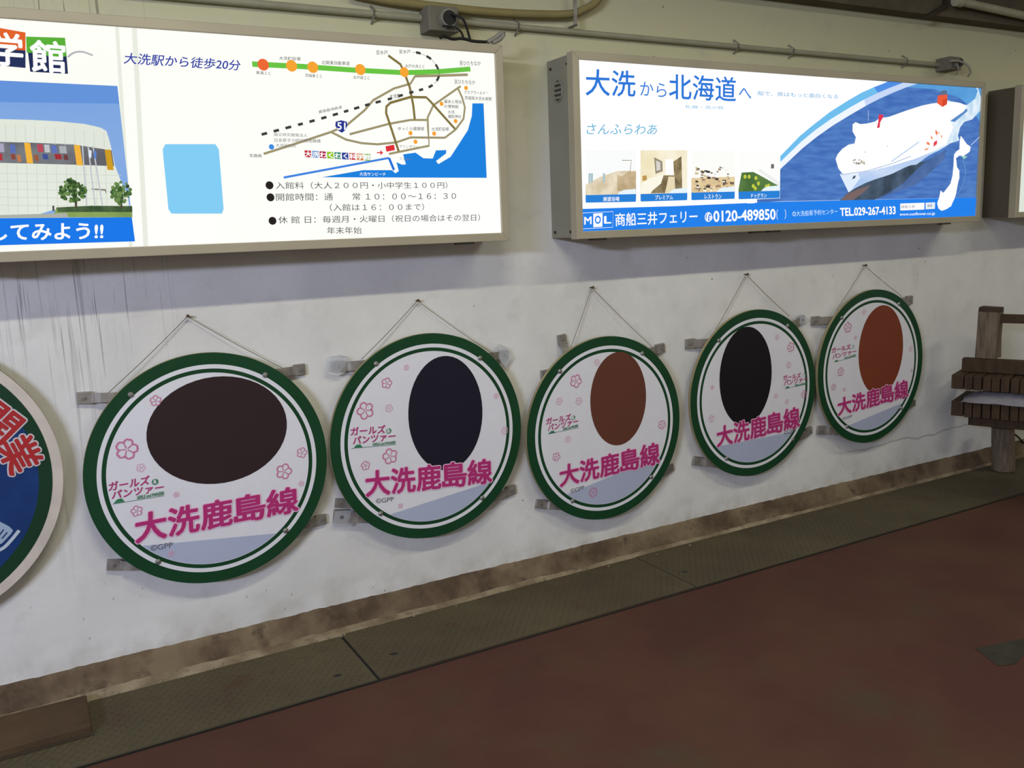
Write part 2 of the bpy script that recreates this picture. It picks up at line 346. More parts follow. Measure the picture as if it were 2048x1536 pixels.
# ================================================================== LIGHT BOXES
D = .1967
def c1(x, y): return (x / 2.844, y / 2.844)
def c2(x, y): return (480 + x / 3.49, 60 + y / 3.49)
def c3(x, y): return (1080 + x / 3.658, 80 + y / 3.658)
def c4(x, y): return (1540 + x / 3.657, 80 + y / 3.657)
FY = -D + .010                      # plane of the backlit face
def L(k): return FY - .0006 * k     # printed layers on it
def lightbox(xl, xr, zb, zt, label, face, hous=HOUS, fw=.030):
    r = root('light_box', label, 'light box', ((xl + xr) / 2, 0, zb))
    mb = MB(); mb.box((xl + .006, -D + .03, zb + .006), (xr - .006, -.001, zt - .006), hous); mb.build('housing', r, bevel=.003)
    # mitred aluminium frame, four members
    for (a, b, c, d) in (((xl, zt), (xr, zt), (xr - fw, zt - fw), (xl + fw, zt - fw)), ((xr, zb), (xl, zb), (xl + fw, zb + fw), (xr - fw, zb + fw)),
                         ((xl, zb), (xl, zt), (xl + fw, zt - fw), (xl + fw, zb + fw)), ((xr, zt), (xr, zb), (xr - fw, zb + fw), (xr - fw, zt - fw))):
        g = MB(); vs = []
        for (p, q) in (a, b, c, d): vs.append((p, -D, q))
        for (p, q) in (a, b, c, d): vs.append((p, -D + .042, q))
        g.add(vs, [(0, 1, 2, 3), (7, 6, 5, 4), (0, 4, 5, 1), (1, 5, 6, 2), (2, 6, 7, 3), (3, 7, 4, 0)], ALU); g.build('frame', r, bevel=.0018)
    g = MB(); g.add([(xl + fw, FY, zb + fw), (xr - fw, FY, zb + fw), (xr - fw, FY, zt - fw), (xl + fw, FY, zt - fw)], [(0, 1, 2, 3)], face); g.build('lit_panel', r)
    return r
B1 = lightbox(-1.05, 1.641, 1.4289, 2.1253, 'wide light box with route map and opening hours in Japanese, left end of wall', glow((252, 253, 244), 1.0, (255, 255, 252), 1.3))
B2 = lightbox(1.9413, 4.4686, 1.4222, 2.1243, 'light box advertising a white ferry on blue sea', glow((252, 254, 255), 1.05))
B3 = lightbox(4.778, 7.0, 1.434, 2.127, 'light box at the far right edge, only dark side and white corner in view', glow((226, 232, 222), .95), hous=HOUSD)
def quad(mb, pts, m, k): mb.poly([(lambda p: (p.x, L(k), p.z))(onY(*q, L(k))) for q in pts], m)
def line(mb, pts, wd, m, k, sm=False):
    P = [onY(*q, L(k)) for q in pts]
    if sm: P = smooth(P, 5)
    mb.ribbon(P, wd, m, L(k))
def dot(mb, q, r, m, k, rx=None): p = onY(*q, L(k)); mb.disc(p.x, p.z, r, L(k), m, 22, rx)
G = glow
# --- box 1: tiles
mb = MB()
quad(mb, [(-28, 51), (51, 65), (51, 136), (-24, 129)], G((30, 45, 90)), 1); quad(mb, [(-28, 51), (51, 65), (51, 101), (20, 99), (-26, 88)], G((225, 95, 35)), 2)
quad(mb, [c1(148, 208), c1(370, 215), c1(387, 420), c1(172, 408)], G((25, 40, 85)), 1); quad(mb, [c1(148, 208), c1(370, 215), c1(378, 320), c1(300, 330), c1(230, 300), c1(152, 300)], G((85, 175, 50)), 2)
mb.build('logo_tile', B1)
text_part(B1, '学', (-14, 129), (46, 133), (-17, 64), G((255, 255, 255)), L(3), .026)
text_part(B1, '館', c1(180, 405), c1(372, 415), c1(172, 228), G((255, 255, 255)), L(3), .026)
mb = MB(); line(mb, [c1(385, 325), c1(420, 300), c1(470, 295), c1(528, 315)], .005, G((180, 180, 185)), 1, True); mb.build('swoosh', B1)
text_part(B1, '大洗駅から徒歩20分', c1(703, 362), c1(1362, 402), c1(700, 298), G((45, 60, 165)), L(2), .012, shear=.02)
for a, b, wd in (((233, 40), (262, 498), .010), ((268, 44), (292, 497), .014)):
    mb = MB(); line(mb, [a, b], wd, G((232, 236, 224)), .4); mb.build('backlight_shade', B1)  # faint shade of the parts behind the panel, painted on as strips
# --- box 1: photograph of the museum (flat print)
mb = MB()
quad(mb, [c1(-60, 455), c1(668, 489), c1(750, 1236), c1(-60, 1240)], G((120, 160, 222), 1, (150, 185, 232), .9, (.4, 1, 1.6)), 1)
quad(mb, [c1(-60, 455), c1(668, 489), c1(678, 590), c1(-60, 580)], G((98, 146, 218)), 2)
bl = [(-60, 680), (0, 677), (180, 682), (330, 690), (480, 705), (570, 725), (605, 745), (620, 790), (635, 850), (655, 945), (680, 1010), (700, 1060), (725, 1100), (735, 1180), (300, 1195), (200, 1225), (-60, 1240)]
quad(mb, [c1(*p) for p in bl], G((222, 228, 216), 1, (236, 240, 230), 2), 3)
quad(mb, [c1(*p) for p in [(-60, 805), (200, 812), (420, 822), (635, 855), (650, 945), (430, 937), (150, 930), (-60, 925)]], G((122, 126, 132), 1, (96, 96, 102), 14), 4)
for p, cc in (((137, 812), (242, 180, 60)), ((420, 824), (242, 180, 60)), ((595, 850), (205, 155, 30))):
    quad(mb, [c1(p[0], p[1]), c1(p[0] + 34, p[1] + 2), c1(p[0] + 52, p[1] + 118), c1(p[0] + 16, p[1] + 116)], G(cc), 5)
for (x, y, wd, h, cc) in ((-10, 815, 30, 50, (170, 165, 190)), (55, 822, 30, 50, (90, 110, 180)), (210, 820, 32, 45, (185, 70, 90)), (250, 822, 30, 45, (190, 195, 200)), (290, 826, 30, 45, (95, 115, 185)), (335, 830, 40, 42, (170, 175, 180)),
                       (-10, 872, 20, 40, (180, 50, 60)), (60, 875, 25, 32, (140, 70, 60)), (95, 880, 22, 40, (190, 120, 80)), (240, 876, 30, 30, (60, 80, 150)), (310, 876, 36, 30, (160, 40, 50)), (190, 880, 26, 35, (150, 90, 60)), (360, 880, 24, 30, (110, 60, 60))):
    quad(mb, [c1(x, y), c1(x + wd, y + 1), c1(x + wd + 6, y + h), c1(x + 6, y + h)], G(cc), 5)
for i in range(11):
    x = 30 + i * 56; line(mb, [c1(x, 700 + i * 5), c1(x + 5, 808 + i * 3)], .0016, G((205, 212, 200)), 4); line(mb, [c1(x + 10, 935 + i), c1(x + 18, 1215 - i * 3)], .0016, G((205, 212, 200)), 4)
for y in (985, 1030, 1075, 1120, 1165): line(mb, [c1(-60, y), c1(690, y + 12)], .0016, G((205, 212, 200)), 4)
quad(mb, [c1(520, 1072), c1(602, 1076), c1(606, 1108), c1(596, 1084), c1(520, 1078)], G((120, 115, 110)), 5)
quad(mb, [c1(320, 1182), c1(520, 1172), c1(752, 1176), c1(753, 1236), c1(300, 1236)], G((150, 170, 95), 1, (120, 150, 80), 12), 5)
quad(mb, [c1(320, 1180), c1(520, 1170), c1(752, 1172), c1(753, 1206), c1(330, 1206)], G((52, 78, 48), 1, (80, 105, 66), 40), 6)
quad(mb, [c1(-60, 1225), c1(380, 1212), c1(390, 1238), c1(-60, 1240)], G((172, 176, 165)), 6)
for x in (485, 517, 545): line(mb, [c1(x - 16, 830), c1(x + 8 + (x - 485) * .5, 1172)], .0035, G((190, 196, 205)), 7)
for (x, y) in ((505, 850), (533, 855)): quad(mb, [c1(x, y), c1(x + 16, y + 8), c1(x + 14, y + 52), c1(x, y + 40)], G((225, 232, 245) if x < 520 else (90, 130, 200)), 8)
rnd = random.Random(9)
def leafy(mb, cx, cy, rx, ry, n=90):
    for _ in range(n):
        a = rnd.uniform(0, 6.28); q = math.sqrt(rnd.uniform(0, 1)); x = cx + rx * q * math.cos(a); y = cy + ry * q * math.sin(a)
        g_ = rnd.choice([(60, 90, 45), (85, 120, 60), (110, 140, 80), (45, 70, 38)]); s_ = rnd.uniform(7, 15)
        quad(mb, [c1(x + s_ * math.cos(t + a), y + s_ * math.sin(t + a)) for t in (0, 1.4, 2.6, 3.9, 5)], G(g_), 9 + _ % 4)
line(mb, [c1(432, 1100), c1(432, 1182)], .006, G((80, 70, 55)), 8); leafy(mb, 415, 1090, 78, 55); leafy(mb, 395, 1050, 30, 30, 20)
line(mb, [c1(690, 1100), c1(690, 1182)], .006, G((80, 70, 55)), 8); leafy(mb, 688, 1095, 56, 62, 70)
line(mb, [c1(303, 1170), c1(304, 1200)], .005, G((70, 70, 70)), 8)
mb.build('building_photo', B1)
mb = MB(); quad(mb, [c1(-60, 1241), c1(750, 1236), c1(768, 1373), c1(-60, 1397)], G((16, 118, 232)), 2); mb.build('blue_strip', B1)
text_part(B1, 'してみよう!!', c1(-45, 1368), c1(585, 1358), c1(-45, 1275), G((255, 255, 255)), L(4), .025)
# --- box 1: plain light blue stand-in where the cartoon stood
mb = MB(); P = [c1(*p) for p in [(925, 850), (940, 820), (1225, 820), (1245, 850), (1272, 1190), (1262, 1215), (975, 1215), (958, 1190)]]
quad(mb, P, G((130, 205, 245)), 1); mb.build('blue_panel', B1)
# --- box 1: map
SEA = G((20, 128, 222)); TAN = G((158, 148, 112)); TAND = G((128, 114, 62)); GRN = G((104, 196, 66)); ORG = G((246, 164, 48)); DK = G((60, 58, 56)); WH = G((255, 255, 255))
mb = MB()
sea = [(1622, 512), (1700, 512), (1722, 1032), (570, 1028), (860, 978), (1060, 978), (1085, 1000), (1108, 985), (1092, 922), (1130, 940), (1158, 938), (1138, 868), (1225, 856), (1280, 895), (1345, 897), (1368, 840), (1440, 838), (1438, 862), (1368, 915), (1385, 936), (1470, 885), (1590, 700), (1618, 600)]
quad(mb, [c2(*p) for p in sea], SEA, 1)
line(mb, [c2(305, 1030), c2(1040, 893)], .007, G((60, 130, 225)), 2); line(mb, [c2(1040, 893), c2(1075, 978)], .009, G((30, 110, 220)), 2)
mb.build('map_sea', B1)
mb = MB()
line(mb, [c2(*p) for p in [(85, 238), (420, 254), (800, 280), (1145, 298), (1390, 290), (1608, 272)]], .0165, GRN, 2)
line(mb, [c2(*p) for p in [(1220, 322), (1400, 318), (1590, 312)]], .009, TAN, 3)
line(mb, [c2(*p) for p in [(165, 865), (400, 790), (635, 712), (745, 665), (870, 560), (930, 490), (1075, 408), (1190, 375), (1222, 322)]], .0075, TAN, 3)
line(mb, [c2(*p) for p in [(635, 712), (740, 765), (850, 790), (960, 798), (1090, 785), (1190, 750), (1430, 752), (1505, 695), (1560, 620), (1570, 540), (1550, 470), (1520, 405)]], .0075, TAN, 3)
line(mb, [c2(*p) for p in [(765, 728), (1040, 655), (1190, 628), (1310, 628)]], .0075, TAN, 3)
line(mb, [c2(*p) for p in [(1040, 865), (1320, 808), (1312, 680), (1310, 610), (1350, 525), (1540, 392)]], .0075, TAN, 3)
line(mb, [c2(*p) for p in [(1108, 848), (1060, 700), (1020, 580), (1022, 535), (1050, 508), (1190, 468), (1300, 470), (1330, 500), (1500, 690)]], .0085, TAND, 4)
line(mb, [c2(*p) for p in [(1035, 178), (1120, 240), (1148, 300), (1185, 400), (1210, 530), (1220, 625)]], .0085, TAND, 4)
mb.build('map_roads', B1)
mb = MB()
rail = [c2(*p) for p in [(150, 730), (560, 620), (890, 522), (1030, 485), (1180, 440), (1320, 398), (1375, 350), (1388, 290), (1340, 210), (1260, 165), (1205, 155)]]
RP = [onY(*q, L(3)) for q in rail]; RP = smooth(RP, 10)
acc = 0; seg = []; on = True
for a, b in zip(RP, RP[1:]):
    d = (b - a).length; kk = max(1, int(d / .003))
    for q in range(kk):
        p = a.lerp(b, q / kk); acc += d / kk
        if on: seg.append(p)
        if acc > (.020 if on else .017):
            if on and len(seg) > 1: db = MB(); db.ribbon(seg, .0085, DK, L(5)); db.build('railway_dash', B1)
            on = not on; acc = 0; seg = []
mb.ribbon(RP[int(len(RP) * .55):], .0012, DK, L(4)); mb.build('railway_line', B1)
mb = MB()
for (x, y, r_, cc) in ((162, 242, .018, (236, 104, 50)), (360, 250, .018, None), (508, 260, .018, None), (840, 276, .018, None), (1147, 294, .0165, None), (1578, 405, .0075, None), (1407, 515, .0075, None), (1505, 636, .0075, None), (1190, 720, .0075, None), (1355, 723, .0075, None), (1225, 780, .0075, None), (220, 816, .0085, (60, 140, 225))):
    mb = MB(); dot(mb, c2(x, y), r_, ORG if cc is None else G(cc), 7); mb.build('map_dot', B1)
mb = MB(); quad(mb, [c2(1015, 812), c2(1075, 800), c2(1082, 838), c2(1022, 850)], G((224, 40, 50)), 7); mb.build('museum_mark', B1)
mb = MB(); quad(mb, [c2(*p) for p in [(955, 852), (980, 852), (978, 838), (1000, 856), (980, 874), (980, 860), (955, 860)]], G((224, 50, 60)), 7); mb.build('arrow', B1)
mb = MB(); quad(mb, [c2(*p) for p in [(668, 640), (705, 630), (745, 640), (750, 665), (735, 700), (712, 718), (690, 705), (665, 670)]], G((32, 50, 140)), 7); mb.build('route_shield', B1)
tl = [(190, 40, 50), (60, 130, 200), (180, 40, 80), (150, 200, 40), (60, 140, 120), (40, 60, 150), (200, 60, 70), (210, 130, 60), (120, 170, 70)]
for i in range(9):
    x = 450 + i * 52; y = 840 + i * 3; mb = MB(); quad(mb, [c2(x, y), c2(x + 45, y + 2), c2(x + 48, y + 50), c2(x + 3, y + 47)], G(tl[i]), 7); mb.build('logo_tile', B1)
text_part(B1, '51', c2(680, 695), c2(735, 697), c2(680, 645), WH, L(9), .02)
text_part(B1, '大洗わくわく科学館', c2(452, 884), c2(912, 908), c2(450, 845), WH, L(9), .03)
SM = G((70, 68, 66)); SG = G((120, 118, 112))
lab = [('美浦ＩＣ', (112, 308), (215, 316), (112, 284), SM), ('大洗町役場', (273, 210), (422, 215), (273, 183), SM), ('茨城東ＩＣ', (455, 328), (572, 335), (455, 304), SM), ('北関東自動車道', (570, 240), (765, 248), (570, 212), SM),
       ('水戸南ＩＣ', (790, 342), (905, 348), (790, 318), SM), ('至水戸', (950, 172), (1030, 172), (950, 142), SM), ('至水戸', (1110, 165), (1190, 165), (1110, 137), SM), ('水戸大洗ＩＣ', (1152, 263), (1288, 268), (1152, 238), SM),
       ('至ひたちなか', (1532, 246), (1680, 248), (1532, 216), SM), ('至ひたちなか', (1497, 374), (1642, 380), (1497, 346), SM), ('アクアワールド・', (1565, 448), (1728, 452), (1565, 424), SM), ('茨城県大洗水族館', (1568, 486), (1756, 494), (1568, 460), SM),
       ('幕末と明治', (1425, 512), (1548, 515), (1425, 486), SM), ('の博物館', (1425, 545), (1525, 548), (1425, 520), SM), ('大洗', (1450, 584), (1497, 585), (1450, 560), SM), ('磯前神社', (1452, 615), (1545, 617), (1452, 590), SM),
       ('大洗駅', (1045, 480), (1120, 474), (1043, 450), SM), ('鹿島臨海鉄道', (550, 584), (712, 548), (548, 562), SM), ('国立研究開発法人', (238, 740), (470, 748), (238, 716), SG), ('日本原子力研究開発機構', (240, 782), (562, 788), (240, 755), SG), ('大洗研究所', (250, 818), (390, 822), (250, 792), SG),
       ('ゆっくら健康館', (1103, 700), (1285, 702), (1103, 674), SM), ('大洗町役場', (1337, 705), (1457, 705), (1337, 678), SM), ('マリンタワー', (1112, 822), (1245, 826), (1112, 800), SG), ('至鹿嶋', (65, 888), (152, 890), (65, 864), SM), ('フェリー', (1112, 908), (1200, 912), (1112, 888), SG), ('大洗サンビーチ', (835, 1018), (1018, 1020), (833, 992), WH)]
for t_, a, b, c, m in lab: text_part(B1, t_, c2(*a), c2(*b), c2(*c), m, L(9), .004)
BK = G((72, 70, 68))
for t_, a, b, c in (('入館料（大人２００円・小中学生１００円）', (250, 1110), (1448, 1106), (247, 1060)), ('開館時間：通　　常 １０：００～１６：３０', (252, 1193), (1508, 1182), (250, 1140)),
                    ('（入館は１６：００まで）', (628, 1264), (1285, 1258), (626, 1214)), ('休 館 日：毎週月・火曜日（祝日の場合はその翌日）', (268, 1352), (1675, 1332), (266, 1300)), ('年末年始', (608, 1425), (850, 1422), (606, 1375))):
    text_part(B1, t_, c2(*a), c2(*b), c2(*c), BK, L(3), .003)
mb = MB()
for q in ((206, 1084), (213, 1168), (227, 1332)): dot(mb, c2(*q), .0128, G((30, 26, 26)), 3)
mb.build('bullet', B1)
# --- box 2
BLU = G((35, 122, 222)); BLU2 = G((28, 128, 236)); LB_ = G((96, 184, 240))
mb = MB()
arc = [(75, 945), (240, 790), (340, 710), (460, 625), (600, 540), (700, 482), (800, 430), (900, 385), (1000, 345), (1140, 300)]
P = [c4(*p) for p in arc] + [c4(1350, 310), c4(1561, 328), c4(1507, 1152), c4(75, 1180)] + [c3(1590, 1192), c3(1586, 1165)] + [c3(1755, 1158), c3(1757, 952)]
quad(mb, P, G((62, 106, 182), 1, (84, 130, 200), 16, (.5, 1, 3)), 1)
quad(mb, [c4(*p) for p in [(1000, 345), (1140, 300), (1350, 310), (1561, 328), (1545, 620), (1480, 500), (1380, 420), (1200, 360)]], G((80, 150, 214), 1, (96, 164, 222), 6), 2)
mb.build('sea_photo', B2)
mb = MB()
a1 = [(75, 945), (240, 790), (340, 710), (460, 625), (600, 540), (700, 482), (800, 430), (900, 385), (1000, 345), (1140, 300)]
a2 = [(75, 892), (230, 742), (330, 660), (450, 575), (590, 490), (690, 435), (790, 386), (880, 348), (960, 318), (1010, 296)]
a3 = [(75, 850), (220, 700), (320, 618), (440, 525), (575, 440), (670, 385), (760, 345), (830, 318), (880, 296), (905, 288)]
for i in range(9):
    quad(mb, [c4(*a2[i]), c4(*a2[i + 1]), c4(*a1[i + 1]), c4(*a1[i])], G((200, 216, 248) if i > 4 else (240, 246, 255)), 3)
    quad(mb, [c4(*a3[i]), c4(*a3[i + 1]), c4(*a2[i + 1]), c4(*a2[i])], G((78, 142, 230)) if i > 5 else G((110, 190, 238)), 3)
mb.build('arc_band', B2)
# the ferry
mb = MB()
foam = [(1130, 700), (1300, 440), (1380, 470), (1440, 475), (1500, 430), (1520, 370), (1490, 330), (1520, 345), (1545, 430), (1535, 520), (1480, 580), (1420, 600), (1390, 640), (1375, 700), (1385, 735), (1320, 755), (1250, 800), (1130, 860), (1020, 920)]
quad(mb, [c4(*p) for p in foam], G((235, 245, 255), 1, (190, 220, 240), 20), 3)
quad(mb, [c4(*p) for p in [(1310, 590), (1440, 500), (1445, 520), (1350, 600)]], G((90, 140, 200)), 4)
quad(mb, [c4(*p) for p in [(575, 1112), (700, 1040), (860, 985), (1010, 920), (1150, 880), (1060, 960), (960, 1060), (860, 1120), (760, 1170), (510, 1175)]], G((52, 66, 82), 1, (80, 100, 124), 10), 2.5)
quad(mb, [c4(*p) for p in [(900, 960), (1150, 880), (1290, 800), (1270, 880), (1180, 960), (1080, 1050), (960, 1100), (760, 1170)]], G((66, 96, 150), 1, (84, 116, 170), 10), 2)
quad(mb, [c4(*p) for p in [(510, 1178), (560, 1128), (640, 1092), (740, 1060), (690, 1110), (600, 1175)]], G((120, 100, 100)), 3)
hull = [(510, 980), (700, 945), (890, 890), (1040, 850), (1200, 800), (1180, 830), (1070, 912), (1030, 915), (980, 935), (900, 975), (860, 990), (780, 1015), (700, 1045), (620, 1085), (575, 1115)]
quad(mb, [c4(*p) for p in hull], G((172, 200, 240), 1, (206, 222, 248), 8, (.4, 1, 1)), 4)
quad(mb, [c4(*p) for p in [(510, 982), (640, 965), (660, 1010), (585, 1108), (575, 1115)]], G((226, 238, 255)), 5)
quad(mb, [c4(*p) for p in [(610, 995), (628, 990), (622, 1010), (600, 1020)]], G((60, 80, 110)), 6)
ship = [(480, 870), (495, 835), (530, 795), (575, 765), (618, 757), (628, 710), (604, 670), (604, 618), (625, 600), (660, 615), (700, 612), (730, 606), (770, 596), (800, 572), (870, 562), (1000, 515), (1110, 480), (1180, 465), (1240, 458), (1300, 455), (1330, 450), (1390, 460), (1438, 480), (1420, 520), (1320, 590), (1340, 640), (1290, 760), (1200, 812), (1060, 870), (890, 920), (740, 955), (600, 982), (530, 978), (500, 940)]
quad(mb, [c4(*p) for p in ship], G((255, 255, 255)), 6)
line(mb, [c4(890, 888), c4(1090, 745)], .004, G((150, 190, 235)), 7)
line(mb, [c4(520, 985), c4(700, 960), c4(890, 905), c4(1030, 850)], .003, G((150, 175, 215)), 7)
mb.build('ferry', B2)
mb = MB()
quad(mb, [c4(*p) for p in [(1228, 405), (1298, 398), (1294, 470), (1262, 490), (1222, 462)]], G((236, 90, 56)), 8); quad(mb, [c4(*p) for p in [(1262, 440), (1298, 425), (1294, 470), (1262, 490)]], G((214, 70, 44)), 9)
quad(mb, [c4(*p) for p in [(1240, 400), (1245, 380), (1265, 368), (1295, 370), (1292, 400)]], G((90, 110, 140)), 8)
quad(mb, [c4(*p) for p in [(795, 545), (832, 548), (822, 575), (806, 600), (802, 640), (782, 645), (792, 600)]], G((226, 50, 80)), 8)
line(mb, [c4(720, 515), c4(718, 590)], .0016, WH, 8)
mb.build('funnel', B2)
mb = MB()
for x0, y0, x1, y1, wd, cc in ((1195, 782, 1222, 732, 26, (232, 60, 80)), (1125, 808, 1162, 790, 14, (240, 150, 100)), (1142, 745, 1170, 768, 20, (240, 120, 70)), (1178, 700, 1186, 728, 14, (240, 130, 80)), (1212, 652, 1222, 700, 16, (240, 110, 70)), (1258, 690, 1252, 720, 12, (245, 175, 130)), (1225, 668, 1245, 690, 12, (248, 190, 160))):
    dx, dy = x1 - x0, y1 - y0; l_ = math.hypot(dx, dy); nx, ny = -dy / l_ * wd / 2, dx / l_ * wd / 2; mx, my = x0 + dx * .55, y0 + dy * .55
    quad(mb, [c4(x0, y0), c4(mx + nx, my + ny), c4(x1, y1), c4(mx - nx, my - ny)], G(cc), 9)
for q in ((860, 778), (695, 820)): dot(mb, c4(*q), .0025, G((120, 120, 120)), 9)
rnd = random.Random(2)
for _ in range(26):
    x = rnd.uniform(598, 690); y = 885 + rnd.uniform(-20, 18); quad(mb, [c4(x, y), c4(x + 9, y + 2), c4(x + 8, y + 9), c4(x - 2, y + 6)], G(rnd.choice([(150, 130, 90), (200, 190, 170), (110, 110, 100)])), 9)
mb.build('ship_markings', B2)
mb = MB()
quad(mb, [c4(*p) for p in [(1395, 700), (1412, 722), (1440, 762), (1468, 780), (1462, 815), (1440, 832), (1415, 850), (1385, 845), (1352, 872), (1345, 840), (1362, 815), (1385, 800), (1388, 740)]], WH, 7)
quad(mb, [c4(*p) for p in [(1345, 850), (1362, 870), (1368, 930), (1385, 955), (1385, 1010), (1372, 1060), (1362, 1120), (1350, 1160), (1335, 1190), (1325, 1215), (1290, 1238), (1255, 1250), (1232, 1232), (1222, 1195), (1238, 1150), (1248, 1100), (1268, 1118), (1292, 1088), (1320, 1050), (1335, 990), (1342, 920)]], WH, 7)
line(mb, [c4(1470, 770), c4(1500, 740), c4(1535, 705)], .004, G((190, 215, 245)), 7)
quad(mb, [c4(*p) for p in [(1400, 850), (1445, 850), (1420, 872)]], G((160, 220, 190)), 8)
line(mb, [c4(1410, 870), c4(1430, 960), c4(1410, 1060), c4(1370, 1130)], .002, G((130, 190, 220)), 7, True)
mb.build('country_map', B2)
mb = MB(); quad(mb, [c3(302, 1236), c3(1000, 1215), c4(75, 1182), c4(1508, 1152), c4(1500, 1293), c4(0, 1348), c3(308, 1420)], BLU2, 5); mb.build('blue_strip', B2)
mb = MB(); quad(mb, [c3(*p) for p in [(1515, 1196), (1530, 1164), (1586, 1164), (1572, 1194)]], WH, 6); mb.build('white_slash', B2)
T3 = G((40, 118, 218)); T4 = G((110, 180, 225))
text_part(B2, '大洗', c3(335, 405), c3(697, 415), c3(335, 212), T3, L(2), .010)
text_part(B2, 'から', c3(733, 405), c3(925, 420), c3(733, 302), T3, L(2))
text_part(B2, '北海道', c3(945, 430), c3(1432, 450), c3(945, 245), T3, L(2), .010)
text_part(B2, 'へ', c3(1455, 425), c3(1545, 430), c3(1455, 350), T3, L(2))
text_part(B2, '船で、旅はもっと面白くなる', c3(1592, 405), c4(497, 430), c3(1592, 372), G((80, 160, 215)), L(2))
text_part(B2, '札幌・苫小牧', c3(1062, 500), c3(1345, 508), c3(1062, 476), T4, L(2))
text_part(B2, 'さんふらわあ', c3(335, 690), c3(850, 692), c3(335, 612), G((92, 176, 214)), L(2), shear=.03)
for i, (xa, xb, y0, ya, yb, t_, la, lb, ly) in enumerate(((333, 703, 805, 1190, 1184, '展望浴場', 462, 580, 1180), (735, 1078, 806, 1182, 1172, 'プレミアム', 842, 972, 1168), (1107, 1425, 808, 1172, 1162, 'レストラン', 1205, 1328, 1162), (1452, 1754, 810, 1165, 1156, 'ドッグラン', 1545, 1658, 1155))):
    mb = MB()
    yt = ya - 55
    if i == 0:
        quad(mb, [c3(xa, y0), c3(xb, y0), c3(xb, yt), c3(xa, yt)], G((250, 252, 252)), 3)
        quad(mb, [c3(xa, 1060), c3(430, 1005), c3(560, 960), c3(xb, 955), c3(xb, yt - 6), c3(xa, yt)], G((236, 224, 200), 1, (212, 196, 164), 22), 4)
        quad(mb, [c3(565, 1100), c3(565, 985), c3(600, 1000), c3(650, 960), c3(xb, 965), c3(xb, yt - 6)], G((206, 186, 150), 1, (180, 156, 118), 22), 5)
        for x in (355, 372, 460): quad(mb, [c3(x, 975), c3(x + 16, 975), c3(x + 14, 1040), c3(x, 1048)], G((170, 195, 200)), 5)
        line(mb, [c3(600, 880), c3(668, 880), c3(660, 960)], .003, G((150, 140, 120)), 5)
    if i == 1:
        quad(mb, [c3(xa, y0), c3(xb, y0), c3(xb, yt), c3(xa, yt)], G((240, 228, 190), 1, (250, 244, 222), 9), 3)
        quad(mb, [c3(*p) for p in [(835, 858), (895, 888), (898, 960), (845, 980)]], G((150, 140, 120)), 4); quad(mb, [c3(*p) for p in [(848, 880), (880, 895), (882, 950), (852, 958)]], G((215, 212, 205)), 5)
        quad(mb, [c3(*p) for p in [(918, 872), (975, 872), (975, 990), (918, 980)]], WH, 4)
        quad(mb, [c3(*p) for p in [(975, 890), (1035, 850), (1040, 1085), (985, 1020)]], G((86, 74, 54), 1, (170, 150, 110), 18), 4)
        quad(mb, [c3(*p) for p in [(900, 990), (985, 990), (1060, 1118), (810, 1122)]], G((150, 134, 100), 1, (110, 96, 66), 26), 5)
        quad(mb, [c3(*p) for p in [(940, 1000), (985, 1000), (990, 1120), (915, 1120)]], G((232, 218, 180)), 6)
        quad(mb, [c3(*p) for p in [(742, 1050), (800, 1010), (905, 985), (885, 1050), (800, 1120), (742, 1120)]], G((252, 248, 232)), 6); quad(mb, [c3(*p) for p in [(748, 995), (780, 990), (782, 1025), (752, 1032)]], G((190, 150, 80)), 7)
    if i == 2:
        quad(mb, [c3(xa, y0), c3(xb, y0), c3(xb, yt - 4), c3(xa, yt)], G((252, 252, 248)), 3)
        quad(mb, [c3(xa, 1010), c3(xb, 1000), c3(xb, yt - 8), c3(xa, yt)], G((236, 214, 168), 1, (214, 186, 140), 16), 4)
        rnd = random.Random(4)
        for _ in range(90):
            x = rnd.uniform(xa + 5, xb - 30); y = rnd.uniform(925, 1095); s_ = rnd.uniform(8, 30)
            quad(mb, [c3(x, y), c3(x + s_, y + 3), c3(x + s_ * .9, y + s_ * .7), c3(x, y + s_ * .6)], G(rnd.choice([(110, 96, 76), (250, 248, 240), (210, 190, 150), (160, 130, 110), (70, 62, 60), (250, 248, 240)])), 5 + _ % 3)
    if i == 3:
        quad(mb, [c3(xa, y0), c3(xb, y0), c3(xb, yt - 4), c3(xa, yt)], G((253, 254, 252)), 3)
        quad(mb, [c3(*p) for p in [(xa, 1095), (1475, 970), (1560, 965), (1600, 985), (xb - 2, 1070), (xb - 2, yt - 6), (xa, yt)]], G((96, 130, 70), 1, (70, 108, 56), 12), 4)
        quad(mb, [c3(*p) for p in [(1590, 955), (1610, 940), (xb - 2, 1040), (xb - 2, 1072)]], G((238, 240, 238)), 5)
        quad(mb, [c3(*p) for p in [(1690, 908), (1712, 908), (1712, 940), (1690, 940)]], G((110, 108, 104)), 5)
        for (x, y) in ((1580, 1010), (1560, 1068), (1598, 1050), (1575, 1085), (1500, 1000), (1530, 1000), (1655, 1072), (1672, 1066)): dot(mb, c3(x, y), .0085, G((196, 206, 66)), 6)
    quad(mb, [c3(xb - 120, yt - 24), c3(xb - 90, yt - 38), c3(xb - 2, yt - 46), c3(xb - 2, yt), c3(xb - 140, yt)], G((232, 245, 252)), 8)
    mb.build('cabin_photo', B2)
    mb = MB(); quad(mb, [c3(xa, yt), c3(xb, yt - 8), c3(xb - 1, yb - 4), c3(xb - 6, yb), c3(xa + 6, ya), c3(xa + 1, ya - 4)], G((36, 128, 216)), 9); mb.build('caption_strip', B2)
    text_part(B2, t_, c3(la, ly), c3(lb, ly - 2), c3(la, ly - 32), WH, L(11), .01)
